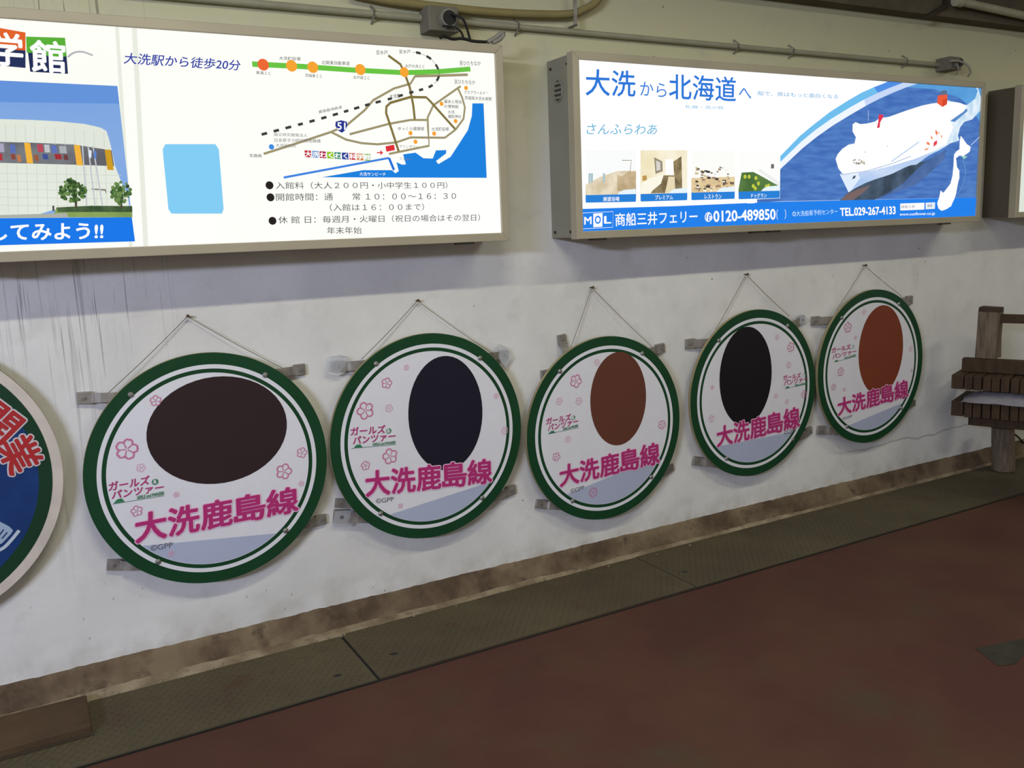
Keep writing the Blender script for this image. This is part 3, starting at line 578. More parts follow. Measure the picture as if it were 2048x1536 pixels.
mb = MB(); line(mb, [c3(312, 1266), c3(535, 1255), c3(532, 1370), c3(315, 1382), c3(312, 1266)], .0018, WH, 7); quad(mb, [c3(390, 1270), c3(458, 1266), c3(456, 1366), c3(390, 1370)], WH, 7); mb.build('company_mark', B2)
text_part(B2, 'M', c3(325, 1350), c3(376, 1346), c3(325, 1296), WH, L(8), .02); text_part(B2, 'O', c3(402, 1344), c3(444, 1342), c3(402, 1288), BLU2, L(9), .03); text_part(B2, 'L', c3(472, 1342), c3(518, 1340), c3(472, 1290), WH, L(8), .03)
text_part(B2, '商船三井フェリー', c3(552, 1364), c3(1152, 1335), c3(550, 1268), WH, L(8), .012)
mb = MB(); p = onY(*c3(1232, 1295), L(8)); mb.ring(p.x, p.z, .016, .020, L(8), WH, 30); line(mb, [c3(1222, 1325), c3(1225, 1285), c3(1240, 1262)], .009, WH, 8); line(mb, [c3(1238, 1290), c3(1262, 1300)], .006, WH, 8); line(mb, [c3(1236, 1306), c3(1258, 1312)], .006, WH, 8); mb.build('dial_mark', B2)
text_part(B2, '0120-489850', c3(1272, 1330), c3(1722, 1312), c3(1270, 1252), WH, L(8), .026)
for t_, a, b in (('よ', 1487, 1497), ('や', 1530, 1542), ('く', 1572, 1582), ('は', 1615, 1627), ('ご', 1657, 1670), ('ー', 1700, 1714)): pass
mb = MB()
letter(mb, '（', c3(1730, 1315), c3(1740, 1315), c3(1730, 1240), WH, L(8)); letter(mb, '）', c3(1790, 1310), c3(1800, 1310), c3(1790, 1238), WH, L(8))
mb.build('lettering', B2)
text_part(B2, '◎大洗船客予約センター', c4(165, 1292), c4(495, 1272), c4(163, 1252), G((200, 228, 255)), L(8), .004)
text_part(B2, 'TEL.029-267-4133', c4(515, 1287), c4(918, 1272), c4(513, 1230), WH, L(8), .03)
mb = MB(); quad(mb, [c4(953, 1196), c4(1130, 1190), c4(1128, 1240), c4(953, 1247)], WH, 8); quad(mb, [c4(1138, 1190), c4(1208, 1187), c4(1206, 1235), c4(1138, 1238)], G((230, 238, 246)), 8); mb.build('search_field', B2)
text_part(B2, '商船三井', c4(960, 1232), c4(1060, 1229), c4(960, 1210), G((90, 90, 100)), L(10)); text_part(B2, '検索', c4(1152, 1224), c4(1186, 1222), c4(1152, 1202), G((90, 90, 100)), L(10))
text_part(B2, 'www.sunflower.co.jp', c4(948, 1292), c4(1206, 1284), c4(948, 1264), WH, L(8), .01)
# --- fittings on the boxes: side vent, screws, latch screws under the frames
def vent(parent, x, cy, cz, r_, left=True):
    h = root('v', '', '', (0, 0, 0)); bpy.data.objects.remove(h)
    mb = MB(); n = 26; vs = [(x - .001, cy + r_ * .8 * math.cos(2 * math.pi * i / n), cz + r_ * 1.15 * math.sin(2 * math.pi * i / n)) for i in range(n)]
    mb.add(vs, [tuple(range(n))], mat('vent_recess', (88, 86, 74), .7)); mb.tube([(x - .002, p[1], p[2]) for p in vs] + [(x - .002, vs[0][1], vs[0][2])], .003, HOUS, 6)
    v = mb.build('vent', parent)
    for i in range(4):
        z = cz - r_ * .75 + i * r_ * .5; hw = r_ * .8 * math.sqrt(max(.05, 1 - ((z - cz) / (r_ * 1.15)) ** 2)) * .92
        g = MB(); g.tube([(x - .004, cy - hw, z), (x - .008, cy, z), (x - .004, cy + hw, z)], .0052, HOUS, 6); g.build('louvre', v)
vent(B2, 1.947, -.083, 1.995, .036)
for x, pts, par in ((1.947, [(-.03, 2.085), (-.15, 2.085), (-.03, 1.452), (-.145, 1.452)], B2),):
    for (y, z) in pts:
        mb = MB(); mb.tube([(x, y, z), (x - .004, y, z)], .006, mat('screw_dark', (62, 58, 50), .5, .5), 8); mb.build('screw', par)
for par, xs, z in ((B1, (-.1, 1.46), 1.4289), (B2, (2.05, 2.9, 3.0, 4.2), 1.4222)):
    for x in xs:
        mb = MB(); mb.box((x - .035, -D + .004, z - .007), (x + .035, -D + .03, z - .0005), mat('screw_dark', (62, 58, 50), .5, .5)); mb.build('latch', par)

# ================================================================== ROUND SIGNS
BY = -.050
PINK = paint((184, 52, 120)); PINKL = paint((222, 150, 190)); FLW = paint((206, 120, 160)); FLWL = paint((226, 170, 195)); GRNP = paint((60, 130, 90)); GREYT = paint((110, 110, 116)); WP = WHITEP
RS = .40
def sign(label, cx, cz, crop, hair, hairq, low, flowers, bolts, t5, logo, gpp, nail, wires, brackets, acr=()):
    r = root('round_sign', label, 'sign', (cx, BY, cz), 'round green-rimmed signs in a row')
    def c(p): return crop(*p)
    n = 128
    mb = MB(); ang = [2 * math.pi * i / n for i in range(n)]
    fr = [(cx + RS * math.cos(a), BY, cz + RS * math.sin(a)) for a in ang]; bk = [(p[0], BY + .016, p[2]) for p in fr]
    mb.add(fr + bk, [(i, (i + 1) % n, n + (i + 1) % n, n + i) for i in range(n)], EDGE, True); mb.add(bk, [tuple(range(n))], EDGE)
    mb.ring(cx, cz, RS * .5, RS, BY, GREEN, n); mb.disc(cx, cz, RS * .52, BY, GREEN, 60); mb.build('board', r)
    mb = MB(); mb.ring(cx, cz, RS * .866, RS * .902, BY - .0006, WHITEP, n); mb.build('white_ring', r)
    mb = MB(); mb.disc(cx, cz, RS * .832, BY - .0006, WHITEP, n); mb.build('white_panel', r)
    # plain stand-in patches where the picture was
    mb = MB(); p = onY(*c(hairq[0]), BY); mb.disc(p.x, p.z, hairq[2], BY - .0012, hair, 48, hairq[1]); o = mb.build('artwork_patch', r)
    if low:
        mb = MB(); P = []
        a0, a1 = low
        for i in range(25):
            a = math.radians(a0 + (a1 - a0) * i / 24); P.append((cx + RS * .828 * math.cos(a), BY - .0010, cz + RS * .828 * math.sin(a)))
        mb.poly(P, paint((176, 184, 208))); mb.build('lower_patch', r)
    # blossoms
    for (x, y, q) in flowers:
        p = onY(*c((x, y)), BY); p2 = onY(*c((x, y - q)), BY); rr = abs(p2.z - p.z); mb = MB(); yy = BY - .0018; m = FLW if q > 24 else FLWL; th = rnd.uniform(0, 1)
        P = []
        for i in range(61):
            a = 2 * math.pi * i / 60; k = .62 + .38 * abs(math.sin(2.5 * (a - math.pi / 2 - th) )) ** .7
            k -= .10 * max(0, 1 - abs(((a - math.pi / 2 - th) / (2 * math.pi / 5) - .5) % 1 - .0) * 14)
            P.append((p.x + rr * k * math.cos(a), yy, p.z + rr * k * math.sin(a)))
        mb.ribbon(P, max(.0022, rr * .16), m, yy)
        for i in range(5):
            a = th + math.pi / 2 + 2 * math.pi * i / 5; mb.ribbon([(p.x + rr * .1 * math.cos(a), yy, p.z + rr * .1 * math.sin(a)), (p.x + rr * .58 * math.cos(a), yy, p.z + rr * .58 * math.sin(a))], max(.0016, rr * .10), m, yy)
        mb.build('blossom', r)
    # big line name, one glyph per part
    LB, RB, LT, RT = [Vector(c(q)) for q in t5]; word = '大洗鹿島線'
    for i, ch in enumerate(word):
        f0, f1 = i * .2 + .008, i * .2 + .192
        a = LB.lerp(RB, f0); b = LB.lerp(RB, f1); t_ = LT.lerp(RT, f0)
        mb = MB(); letter(mb, ch, a, b, t_, paint((238, 196, 220)), BY - .0020, .060); letter(mb, ch, a, b, t_, PINK, BY - .0030, .029); mb.build('lettering', r)
    l1, l2, amp, gl, hill = logo
    text_part(r, 'ガールズ', c(l1[0]), c(l1[1]), c(l1[2]), PINK, BY - .0024, .02)
    text_part(r, 'パンツァー', c(l2[0]), c(l2[1]), c(l2[2]), PINK, BY - .0024, .02)
    mb = MB(); p = onY(*c(amp), BY); mb.disc(p.x, p.z, .010, BY - .0024, GRNP, 20); letter(mb, '&', (c(amp)[0] - 3.2, c(amp)[1] + 3.6), (c(amp)[0] + 3.2, c(amp)[1] + 3.6), (c(amp)[0] - 3.2, c(amp)[1] - 3.8), WP, BY - .0030, .03)
    hp = [onY(*c(q), BY - .0024) for q in hill]; mb.poly([(q.x, BY - .0024, q.z) for q in hp], GRNP); mb.ribbon([onY(*c(gl[3]), BY), onY(*c(gl[4]), BY)], .0015, GRNP, BY - .0024); mb.build('emblem', r)
    text_part(r, 'GIRLS und PANZER', c(gl[0]), c(gl[1]), c(gl[2]), GRNP, BY - .0030, .03)
    text_part(r, '©GPP', c(gpp[0]), c(gpp[1]), c(gpp[2]), GREYT, BY - .0024, 0)
    for q in bolts:
        p = onY(*c(q), BY - .004); mb = MB(); mb.tube([(p.x, BY + .002, p.z), (p.x, BY - .004, p.z), (p.x, BY - .0065, p.z)], [.0095, .0095, .005], BOLT, 14); mb.build('bolt', r)
    # hanging wire from a nail
    nl = onY(*c(nail), -.012); mb = MB(); 
    for q in wires:
        e = onY(*c(q), -.030); mid = nl.lerp(e, .5); mid.z -= .004; mb.tube(smooth([(nl.x, -.012, nl.z), mid, e], 4), .0012, STRING, 5)
    mb.build('hanging_wire', r)
    mb = MB(); mb.tube([(nl.x, -.0005, nl.z + .001), (nl.x, -.022, nl.z + .003)], .0028, RUST, 7); mb.tube([(nl.x, -.022, nl.z + .003), (nl.x, -.024, nl.z + .003)], .0052, RUST, 9); 
    mb.tube([(nl.x - .002, -.016, nl.z), (nl.x + .008, -.016, nl.z - .002), (nl.x + .016, -.014, nl.z - .003)], .0016, RUST, 5)
    mb.build('nail', r)
    # galvanised strap clamps between the wall and the board
    for (bx, by, ex, ey, s_) in brackets:
        a = onY(*c((bx, by)), -.012); e = onY(*c((ex, ey)), -.030); a.y = -.012
        d = Vector((e.x - a.x, 0, e.z - a.z)); ln = d.length; d.normalize(); nn = Vector((-d.z, 0, d.x)); hw = .020 * s_
        mb = MB()
        def pl(t, s2, y): q = a + d * t + nn * s2; return (q.x, y, q.z)
        # wall foot: raised block
        x0, x1 = -.024 * s_, .020 * s_
        vs = [pl(x0, -hw, -.001), pl(x1, -hw, -.001), pl(x1, hw, -.001), pl(x0, hw, -.001), pl(x0 + .002, -hw * .9, -.013), pl(x1, -hw, -.016), pl(x1, hw, -.016), pl(x0 + .002, hw * .9, -.013)]
        mb.add(vs, [(3, 2, 1, 0), (4, 5, 6, 7), (0, 1, 5, 4), (1, 2, 6, 5), (2, 3, 7, 6), (3, 0, 4, 7)], GALV)
        # strap with two bends out to the board
        st = [(x1 - .003, -.017), (x1 + .006, -.019), (ln * .55, -.026), (ln, -.032), (ln + .05, -.0335)]
        hw2 = hw * .82
        for (t0, y0), (t1, y1) in zip(st, st[1:]):
            vs = [pl(t0, -hw2, y0), pl(t1, -hw2, y1), pl(t1, hw2, y1), pl(t0, hw2, y0), pl(t0, -hw2, y0 + .0025), pl(t1, -hw2, y1 + .0025), pl(t1, hw2, y1 + .0025), pl(t0, hw2, y0 + .0025)]
            mb.add(vs, [(0, 1, 2, 3), (7, 6, 5, 4), (0, 4, 5, 1), (1, 5, 6, 2), (2, 6, 7, 3), (3, 7, 4, 0)], GALV)
        br = mb.build('strap_clamp', r, bevel=.0012)
        sc_ = MB(); sc_.tube([pl(-.003, 0, -.013), pl(-.003, 0, -.019)], .0058 * s_, BOLT, 6); sc_.build('screw', br)
    for poly_ in acr:
        P = [onY(*c(q), -.020) for q in poly_]; mb = MB(); vs = [(p.x, -.020 + .004 * math.sin(i * 2.1), p.z) for i, p in enumerate(P)]; bk = [(p[0], p[1] + .003, p[2]) for p in vs]; k = len(vs)
        mb.add(vs + bk, [tuple(range(k)), tuple(reversed(range(k, 2 * k)))] + [(i, k + i, k + (i + 1) % k, (i + 1) % k) for i in range(k)], ACRYL); o = mb.build('acrylic_shard', r); o['label'] = 'broken clear acrylic shard'
    return r
d1 = lambda x, y: (140 + x / 2.648, 600 + y / 2.648)
d2 = lambda x, y: (640 + x / 2.955, 580 + y / 2.955)
d3 = lambda x, y: (1040 + x / 3.07, 560 + y / 3.07)
d4 = lambda x, y: (1360 + x / 3.413, 530 + y / 3.413)
d5 = lambda x, y: (1600 + x / 4.043, 520 + y / 4.043)
sign('round green-rimmed sign with wide dark brown patch, leftmost of the five', .528, .7004, d1, paint((52, 38, 40)), ((790, 690), .232, .185), (222, 306),
     [(453, 533, 28), (300, 790, 55), (375, 888, 22), (1227, 808, 27), (1132, 907, 40), (1224, 972, 14), (563, 1030, 14), (353, 1117, 28), (535, 1343, 14)],
     [(322, 502), (1035, 397), (1143, 1222), (467, 1387)], [(343, 1290), (1215, 1118), (338, 1140), (1208, 985)],
     ([(205, 1012), (420, 975), (205, 965)], [(222, 1057), (495, 1012), (222, 1012)], (450, 962), [(355, 1055), (498, 1030), (355, 1038), (225, 1080), (498, 1035)], [(230, 1078), (250, 1056), (272, 1050), (290, 1068)]),
     [(428, 1330), (545, 1310), (426, 1300)], (622, 88), [(205, 490), (1125, 360)],
     [(80, 520, 235, 515, 1.0), (1215, 370, 1120, 385, 1.0), (1330, 1165, 1240, 1190, .95), (235, 1405, 330, 1410, .95)])
sign('round green-rimmed sign with tall blue-black patch, second from the left', 1.3418, .694, d2, paint((30, 30, 44)), ((745, 730), .158, .225), (236, 318),
     [(509, 458, 16), (393, 550, 32), (267, 712, 50), (407, 698, 23), (413, 982, 45), (268, 1037, 27), (1040, 626, 16), (1090, 830, 22), (475, 1275, 14)],
     [(333, 436), (948, 402), (960, 1230), (360, 1322)], [(268, 1222), (1022, 1138), (262, 1075), (1018, 995)],
     ([(182, 860), (385, 845), (182, 812)], [(195, 915), (445, 885), (195, 868)], (405, 832), [(312, 920), (447, 907), (312, 905), (185, 935), (447, 912)], [(200, 932), (215, 915), (238, 912), (252, 930)]),
     [(332, 1262), (437, 1248), (330, 1234)], (575, 65), [(245, 410), (1025, 378)],
     [(115, 455, 235, 445, 1.1), (1085, 385, 1000, 395, 1.0), (1130, 1185, 1060, 1215, 1.0), (130, 1340, 225, 1345, 1.3), (125, 1262, 190, 1270, .9)],
     acr=[[(28, 490), (45, 400), (120, 383), (170, 400), (150, 490), (105, 508)], [(1030, 345), (1055, 318), (1110, 345), (1138, 400), (1120, 440), (1095, 458), (1070, 430)], [(75, 1385), (95, 1310), (190, 1300), (215, 1340), (190, 1400)]])
sign('round green-rimmed sign with chestnut brown patch, middle of the five', 2.1668, .6089, d3, paint((104, 62, 48)), ((605, 730), .148, .205), (230, 330),
     [(472, 506, 20), (342, 620, 40), (240, 745, 22), (360, 743, 24), (293, 977, 20), (222, 1085, 26), (870, 888, 27), (448, 1303, 30)],
     [(247, 561), (753, 450), (808, 1210), (325, 1357)], [(243, 1272), (862, 1125), (238, 1145), (856, 990)],
     ([(162, 888), (312, 860), (162, 848)], [(172, 930), (357, 885), (172, 890)], (325, 845), [(265, 922), (357, 900), (265, 908), (170, 945), (357, 905)], [(175, 944), (190, 928), (205, 925), (218, 938)]),
     [(312, 1310), (395, 1285), (310, 1284)], (440, 48), [(312, 415), (812, 412)],
     [(262, 370, 285, 450, 1.0), (160, 578, 210, 575, .9), (862, 422, 800, 440, 1.1), (925, 1158, 870, 1190, .9), (130, 1378, 220, 1388, 1.0)])
sign('round green-rimmed sign with tall black patch at its left, second from the right', 3.0302, .6583, d4, paint((26, 22, 26)), ((450, 760), .165, .235), (222, 318),
     [(660, 493, 18), (755, 560, 32), (740, 682, 22), (218, 835, 14), (653, 893, 17), (727, 932, 16), (845, 882, 25), (213, 1048, 24)],
     [(268, 515), (738, 414), (773, 1190), (320, 1322)], [(250, 1245), (822, 1105), (247, 1110), (815, 962)],
     ([(705, 787), (825, 768), (705, 753)], [(710, 825), (870, 795), (710, 788)], (845, 748), [(785, 828), (868, 812), (785, 815), (715, 843), (868, 812)], [(718, 842), (728, 830), (740, 828), (750, 838)]),
     [(710, 1158), (785, 1145), (708, 1130)], (452, 66), [(188, 540), (745, 350)],
     [(75, 538, 190, 530, 1.15), (830, 375, 780, 400, 1.0), (880, 1135, 830, 1170, 1.0), (120, 1340, 220, 1355, 1.1)],
     acr=[[(770, 365), (830, 335), (880, 375), (850, 400), (800, 410)]])
sign('round green-rimmed sign with auburn red patch, rightmost of the five', 3.8487, .700, d5, paint((128, 62, 40)), ((655, 730), .172, .235), (240, 318),
     [(515, 420, 20), (385, 545, 42), (447, 627, 14), (327, 903, 34), (270, 1028, 26), (355, 1047, 15), (893, 718, 22), (902, 893, 12)],
     [(342, 467), (803, 355), (822, 1198), (382, 1348)], [(305, 1262), (880, 1105), (300, 1125), (876, 960)],
     ([(258, 752), (408, 720), (258, 710)], [(265, 803), (455, 755), (265, 763)], (425, 700), [(360, 800), (452, 775), (360, 786), (275, 825), (452, 778)], [(278, 823), (290, 810), (300, 806), (312, 818)]),
     [(345, 1295), (425, 1270), (343, 1274)], (522, 45), [(295, 405), (825, 295)],
     [(130, 492, 270, 485, 1.15), (885, 325, 820, 335, 1.2), (915, 1160, 850, 1190, .9), (175, 1378, 280, 1385, 1.15)])
# blue sign cut by the left edge
ZX, ZZ, ZR = -.3693, .787, .445
zs = root('round_sign', 'round blue sign with beige rim, cut by the left edge of the photo', 'sign', (ZX, -.05, ZZ))
mb = MB(); n = 128; fr = [(ZX + ZR * math.cos(2 * math.pi * i / n), -.05, ZZ + ZR * math.sin(2 * math.pi * i / n)) for i in range(n)]; bk = [(p[0], -.030, p[2]) for p in fr]
mb.add(fr + bk, [(i, (i + 1) % n, n + (i + 1) % n, n + i) for i in range(n)], mat('aged_rim', (120, 104, 82), .8), True); mb.add(bk, [tuple(range(n))], EDGE); mb.disc(ZX, ZZ, ZR, -.05, mat('aged_cream', (206, 196, 184), .6, var=.1), n)
mb.build('board', zs)
mb = MB(); mb.ring(ZX, ZZ, ZR - .068, ZR - .030, -.0508, mat('aged_green', (20, 58, 36), .5), n); mb.build('green_ring', zs)
mb = MB(); mb.disc(ZX, ZZ, ZR - .068, -.0508, mat('deep_blue', (22, 56, 112), .5, var=.12, scale=14), n); mb.build('blue_field', zs)
c0 = lambda x, y: (x / 2.744, 700 + y / 2.744)
RED = paint((176, 48, 50)); CRM = paint((206, 200, 204))
for ch, q in (('開', [(35, 480), (-75, 395), None]), ('業', [(85, 660), (0, 470), None])):
    pass
def rot_glyph(parent, ch, cpx, h, ang):
    p = onY(*cpx, -.052); g0, _ = glyphs(ch, 0); xs = [v.x for v in g0]; ys = [v.y for v in g0]; mx, my = (min(xs) + max(xs)) / 2, (min(ys) + max(ys)) / 2; k = h / (max(ys) - min(ys)); ca, sa = math.cos(ang), math.sin(ang)
    mb = MB()
    for off, m, y in ((.062, CRM, -.0520), (.024, RED, -.0530)):
        vs, fs = glyphs(ch, off); mb.add([(p.x + k * ((v.x - mx) * ca - (v.y - my) * sa), y - v.z, p.z + k * ((v.x - mx) * sa + (v.y - my) * ca)) for v in vs], fs, m)
    mb.build('lettering', parent)
rot_glyph(zs, '業', c0(110, 570), .105, math.radians(-72)); rot_glyph(zs, '開', c0(-8, 400), .105, math.radians(-48))
mb = MB(); P = [onY(*c0(*q), -.052) for q in [(-60, 960), (0, 942), (50, 968), (72, 990), (60, 1010), (10, 1062), (-60, 1080)]]; mb.poly([(p.x, -.052, p.z) for p in P], paint((160, 180, 205)))
P = smooth([onY(*c0(*q), -.052) for q in [(105, 990), (60, 1045), (20, 1085), (-30, 1110)]], 5); mb.ribbon(P, .010, paint((190, 204, 220)), -.0524)
for q in ((10, 1035, 40, 1000), (-6, 1020, 20, 985)): mb.ribbon([onY(*c0(q[0], q[1]), -.052), onY(*c0(q[2], q[3]), -.052)], .004, paint((40, 70, 120)), -.0526)
mb.build('pale_shape', zs)
mb = MB(); p_ = (ZX, -.030, ZZ); mb.box((ZX - .05, -.030, ZZ - .3), (ZX + .05, -.0005, ZZ + .3), GALV); mb.build('back_bracket', zs)

# ================================================================== CONDUITS, JUNCTION BOXES, CABLES
cz_ = 2.236; cy_ = -.018
co = root('conduit', 'long thin painted conduit running above the light boxes', 'conduit', (2.2, 0, cz_))
mb = MB(); JX = onY(888, 38, -.085).x; mb.tube([(-2.5, cy_, cz_ + .004), (JX - .0615, cy_, cz_)], .0125, PIPE, 12); mb.tube([(JX + .0615, cy_, cz_), (3.5, cy_, cz_ - .002), (4.329, cy_, cz_ - .004)], .0115, PIPE, 12); mb.build('tube', co)
for px, py in ((745, 22), (1034, 58), (1473, 97), (1583, 110), (1810, 130)):
    p = onY(px, py, -.02); mb = MB(); mb.tube([(p.x, -.001, cz_ + .030), (p.x, -.012, cz_ + .022), (p.x, -.034, cz_ + .008), (p.x, -.034, cz_ - .008), (p.x, -.012, cz_ - .020), (p.x, -.001, cz_ - .030)], .0035, GALV, 6); mb.build('clip', co)
def jbox(x, z, s_, label, port=False):
    r = root('junction_box', label, 'junction box', (x, 0, z))
    mb = MB(); mb.box((x - s_, -.085, z - s_ * .72), (x + s_, -.0005, z + s_ * .72), mat('junction_grey', (112, 108, 94), .6, var=.1)); mb.build('body', r, bevel=.004)
    mb = MB(); mb.tube([(x + s_ * .2, -.085, z), (x + s_ * .2, -.105, z)], s_ * .52, HOUS, 18); mb.build('port', r)
    mb = MB(); mb.tube([(x + s_ * .2, -.1052, z), (x + s_ * .2, -.110, z)], s_ * .42, BLACK, 18); mb.build('grommet', r)
    return r
jp = onY(878, 28, -.05); jq = onY(897, 38, -.085); j1 = jbox(JX, jq.z, .060, 'grey junction box with round black port over the map light box')
j2p = onY(1880, 128, -.05); j2 = jbox(4.375, 2.232, .045, 'small junction box above the ferry light box right end')
def cable(name, pix, y, r_, m, label, cat, ys=None):
    P = [onY(*q, (ys[i] if ys else y)) for i, q in enumerate(pix)]; mb = MB(); S = smooth(P, 7); mb.tube(S, r_, m, 8)
    o = mb.build(name, None, org=P[0]); o.location = P[0]; tag(o, label, cat); return o
cable('cable', [(905, 28), (925, 38), (934, 58), (940, 80)], 0, .0045, BLACK, 'black cable dropping from the junction box onto the map light box', 'cable', [-.115, -.13, -.15, -.165])
cable('cable', [(885, 52), (908, 54), (922, 64), (928, 80)], 0, .0038, BLACK, 'shorter black cable beside the longer one under the left junction box', 'cable', [-.11, -.12, -.14, -.16])
cable('cable', [(880, 76), (888, 72), (905, 78), (925, 77), (945, 82), (972, 84)], -.165, .0055, BLACK, 'black cable lying along the top of the map light box', 'cable')
cable('cable_sleeve', [(975, 84), (990, 76), (1003, 66), (1007, 68), (1000, 78), (985, 86)], -.16, .008, mat('clear_sleeve', (140, 138, 128), .3, var=.1), 'looped translucent cable sleeve at the right end of the map light box top', 'cable')
cable('cable', [(1900, 122), (1918, 122), (1934, 130), (1941, 143), (1936, 153)], 0, .0055, mat('grey_cable', (150, 146, 132), .5), 'grey cable looping from the small junction box to the ferry light box', 'cable', [-.1, -.12, -.14, -.15, -.16])
cable('cable', [(1914, 128), (1917, 140), (1911, 150)], 0, .004, mat('grey_cable', (150, 146, 132), .5), 'short straight grey cable below the small junction box', 'cable', [-.1, -.13, -.16])
# thick beige cable sweeping down above
P = [onY(*q, -.03) for q in [(700, -14), (780, 2), (880, 14), (980, 24), (1080, 29), (1140, 28), (1170, 18), (1192, 4), (1204, -18), (1212, -60)]]
mb = MB(); mb.tube(smooth(P, 7), .0155, CABLE, 12); o = mb.build('cable', None, org=P[0]); o.location = P[0]; tag(o, 'thick beige cable sagging along the top edge above the left junction box', 'cable')
st = root('cable_strap', 'short vertical metal strap holding the thick beige cable', 'strap', onY(1146, 20, -.03))
mb = MB(); q = onY(1146, 28, -.03); mb.box((q.x - .009, -.048, q.z - .045), (q.x + .009, -.046, q.z + .15), GALV); mb.box((q.x - .009, -.048, q.z - .047), (q.x + .009, -.0005, q.z - .043), GALV); mb.box((q.x - .009, -.048, q.z + .148), (q.x + .009, -.0005, q.z + .152), GALV); mb.build('band', st)
# pale pipe under the dark beam at upper right
pp = root('ceiling_pipe', 'pale pipe running along the dark beam at the top right corner', 'pipe', (4.6, -.16, 2.545))
mb = MB(); a = onY(1915, 2, -.14); b = onY(2048, 31, -.14); mb.tube([a.lerp(b, -.0), a.lerp(b, 1.0), a.lerp(b, 3)], .020, mat('pale_pipe', (176, 170, 140), .5), 14); mb.build('tube', pp)
mb = MB(); mb.tube([a - (b - a).normalized() * .015, a + (b - a).normalized() * .03], .027, mat('pale_pipe', (176, 170, 140), .5), 14); mb.build('coupling', pp)
mb = MB(); a2_ = onY(1850, 36, -.10); b2_ = onY(1890, 12, -.11); mb.tube([a2_, b2_, (b2_.x + .02, -.09, b2_.z + .05)], .010, mat('dark_conduit', (60, 54, 42), .6), 8); o = mb.build('conduit_branch', pp)
# ================================================================== BENCH
BO = Vector((4.446, -.148, 0)); th = math.radians(22)
bu = Vector((math.sin(th), -math.cos(th), 0)); bv = Vector((-math.cos(th), -math.sin(th), 0))
be = root('bench', 'two-tier dark wooden slatted bench against the wall at far right', 'bench', (4.446, -.148, 0))
BM = Matrix(((bu.x, bv.x, 0, BO.x), (bu.y, bv.y, 0, BO.y), (bu.z, bv.z, 1, 0), (0, 0, 0, 1)))   # local (u along, v towards front-left, z)
def bbox(name, lo, hi, m, bevel=.004, parent=be):
    mb = MB(); mb.box(lo, hi, m, BM); return mb.build(name, parent, bevel=bevel)
rnd = random.Random(11)
for tier, (z0, z1) in (('u', (.545, .62)), ('l', (.395, .475))):
    bbox('support_rail', (.02, -.22, z0), (1.3, -.17, z1 - .02), DARKW)
    for i in range(30):
        u0 = .0 + i * .0435 + rnd.uniform(-.001, .001); wd = .0385; dv = rnd.uniform(-.004, .004); dz = rnd.uniform(-.002, .002)
        if i == 0: u0 -= .020; wd = .0585
        bbox('slat', (u0, -.24, z0 + dz), (u0 + wd, (.128 if tier == 'u' else .108) + dv, z1 + dz), DARKW, .003)
bbox('rear_beam', (.0, -.055, .6225), (1.35, .003, .695), DARKW)
bbox('under_beam', (.05, -.03, .335), (1.3, .03, .392), DARKW)
mb = MB(); pts = []
mb.tube([BM @ Vector((.112, -.072, .697)), BM @ Vector((.112, -.072, .80)), BM @ Vector((.115, -.074, .945))], [.072, .070, .072], GREYW, 4); mb.build('upper_post', be, bevel=.006)
mb = MB(); mb.tube([BM @ Vector((.115, -.074, .946)), BM @ Vector((.116, -.074, .968))], [.073, .071], DARKW, 4); mb.build('post_cap', be, bevel=.004)
bbox('back_rail', (.155, -.085, .885), (1.35, -.06, .932), DARKW)
lb = onZ(1985, 934, .02)
mb = MB(); mb.tube([(4.845, -.165, PT + .0038), (4.845, -.165, .06), (4.83, -.165, .18), (4.81, -.168, .334)], [.062, .061, .060, .058], GREYW, 18); mb.build('leg', be)
mb = MB(); p = BM @ Vector((1.2, -.1, 0)); mb.tube([(p.x, p.y, PT + .0038), (p.x, p.y, .334)], .066, GREYW, 18); mb.build('leg', be)
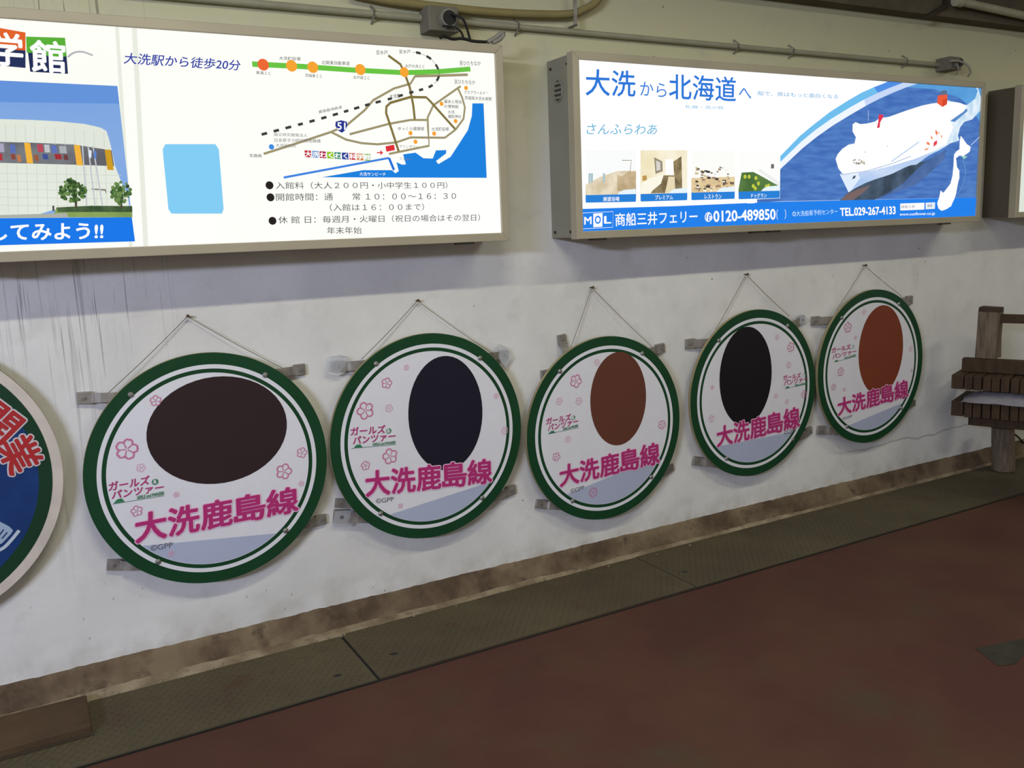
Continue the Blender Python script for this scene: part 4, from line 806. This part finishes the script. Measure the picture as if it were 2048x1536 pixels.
# folded grey cloth between the tiers
cl = MB(); nu, nv = 40, 8; vs = []
for i in range(nu + 1):
    for j in range(nv + 1):
        u = .03 + i / nu * 1.2; v = -.2 + j / nv * .335; h = .054 * (1 - abs(2 * j / nv - 1) ** 4) * min(1, .15 + i / 5) + .004 * math.sin(i * 1.1 + j)
        vs.append(BM @ Vector((u + .01 * math.sin(j), v + .006 * math.sin(i * .9), .479 + max(.001, h))))
k = nv + 1; cl.add(vs, [(i * k + j, i * k + j + 1, (i + 1) * k + j + 1, (i + 1) * k + j) for i in range(nu) for j in range(nv)], CLOTH, True)
vb = [BM @ Vector((.03 + i / nu * 1.2, -.2 + j * .335, .479)) for i in range(nu + 1) for j in (0, 1)]
cl.add(vb, [(2 * i, 2 * i + 2, 2 * i + 3, 2 * i + 1) for i in range(nu)], CLOTH)
o = cl.build('folded_cloth', None, org=(4.6, -.3, .479)); o.location = (4.6, -.3, .479); tag(o, 'folded grey cloth lying between the two tiers of the bench', 'cloth')
# pale pipe stub and wire behind the bench leg
p = onY(2024, 832, -.03); q = onY(2024, 868, -.03)
mb = MB(); mb.tube([(p.x, -.03, p.z), (q.x, -.03, q.z)], .014, mat('pale_plastic', (196, 190, 176), .5), 12); o = mb.build('pipe_stub', None, org=p); o.location = p; tag(o, 'short pale vertical pipe stub on the wall under the bench', 'pipe')
p = onY(2040, 832, -.03); q = onY(2040, 852, -.03)
mb = MB(); mb.tube([(p.x, -.03, p.z), (q.x, -.03, q.z)], .010, mat('pale_plastic', (196, 190, 176), .5), 12); o = mb.build('pipe_stub', None, org=p); o.location = p; tag(o, 'shorter, thinner pale pipe stub right of the first one under the bench', 'pipe')
cable('cable', [(2026, 866), (2036, 874), (2048, 886), (2062, 892)], -.02, .005, BLACK, 'thin black cable hanging from the pipe stub under the bench', 'cable')

# ================================================================== LUMINAIRES overhead (outside the frame, they hold the lamps)
for i, (x, p_) in enumerate(TUBES):
    lab = ['ceiling luminaire over the leftmost signs', 'ceiling luminaire over the middle signs', 'ceiling luminaire over the bench end'][i]
    r = root('ceiling_luminaire', lab, 'lamp', (x, -1.9, 3.1), 'fluorescent luminaires under the ceiling')
    mb = MB(); mb.box((x - .65, -2.0, 3.0), (x + .65, -1.80, 3.099), WHITEP); mb.build('housing', r)
    mb = MB(); mb.box((x - .65, -1.806, 2.955), (x + .65, -1.800, 3.0), WHITEP); mb.box((x - .65, -2.0, 2.955), (x + .65, -1.994, 3.0), WHITEP); mb.build('added_cutoff_skirt', r)  # unseen skirts, added to fade the tube light on the upper wall
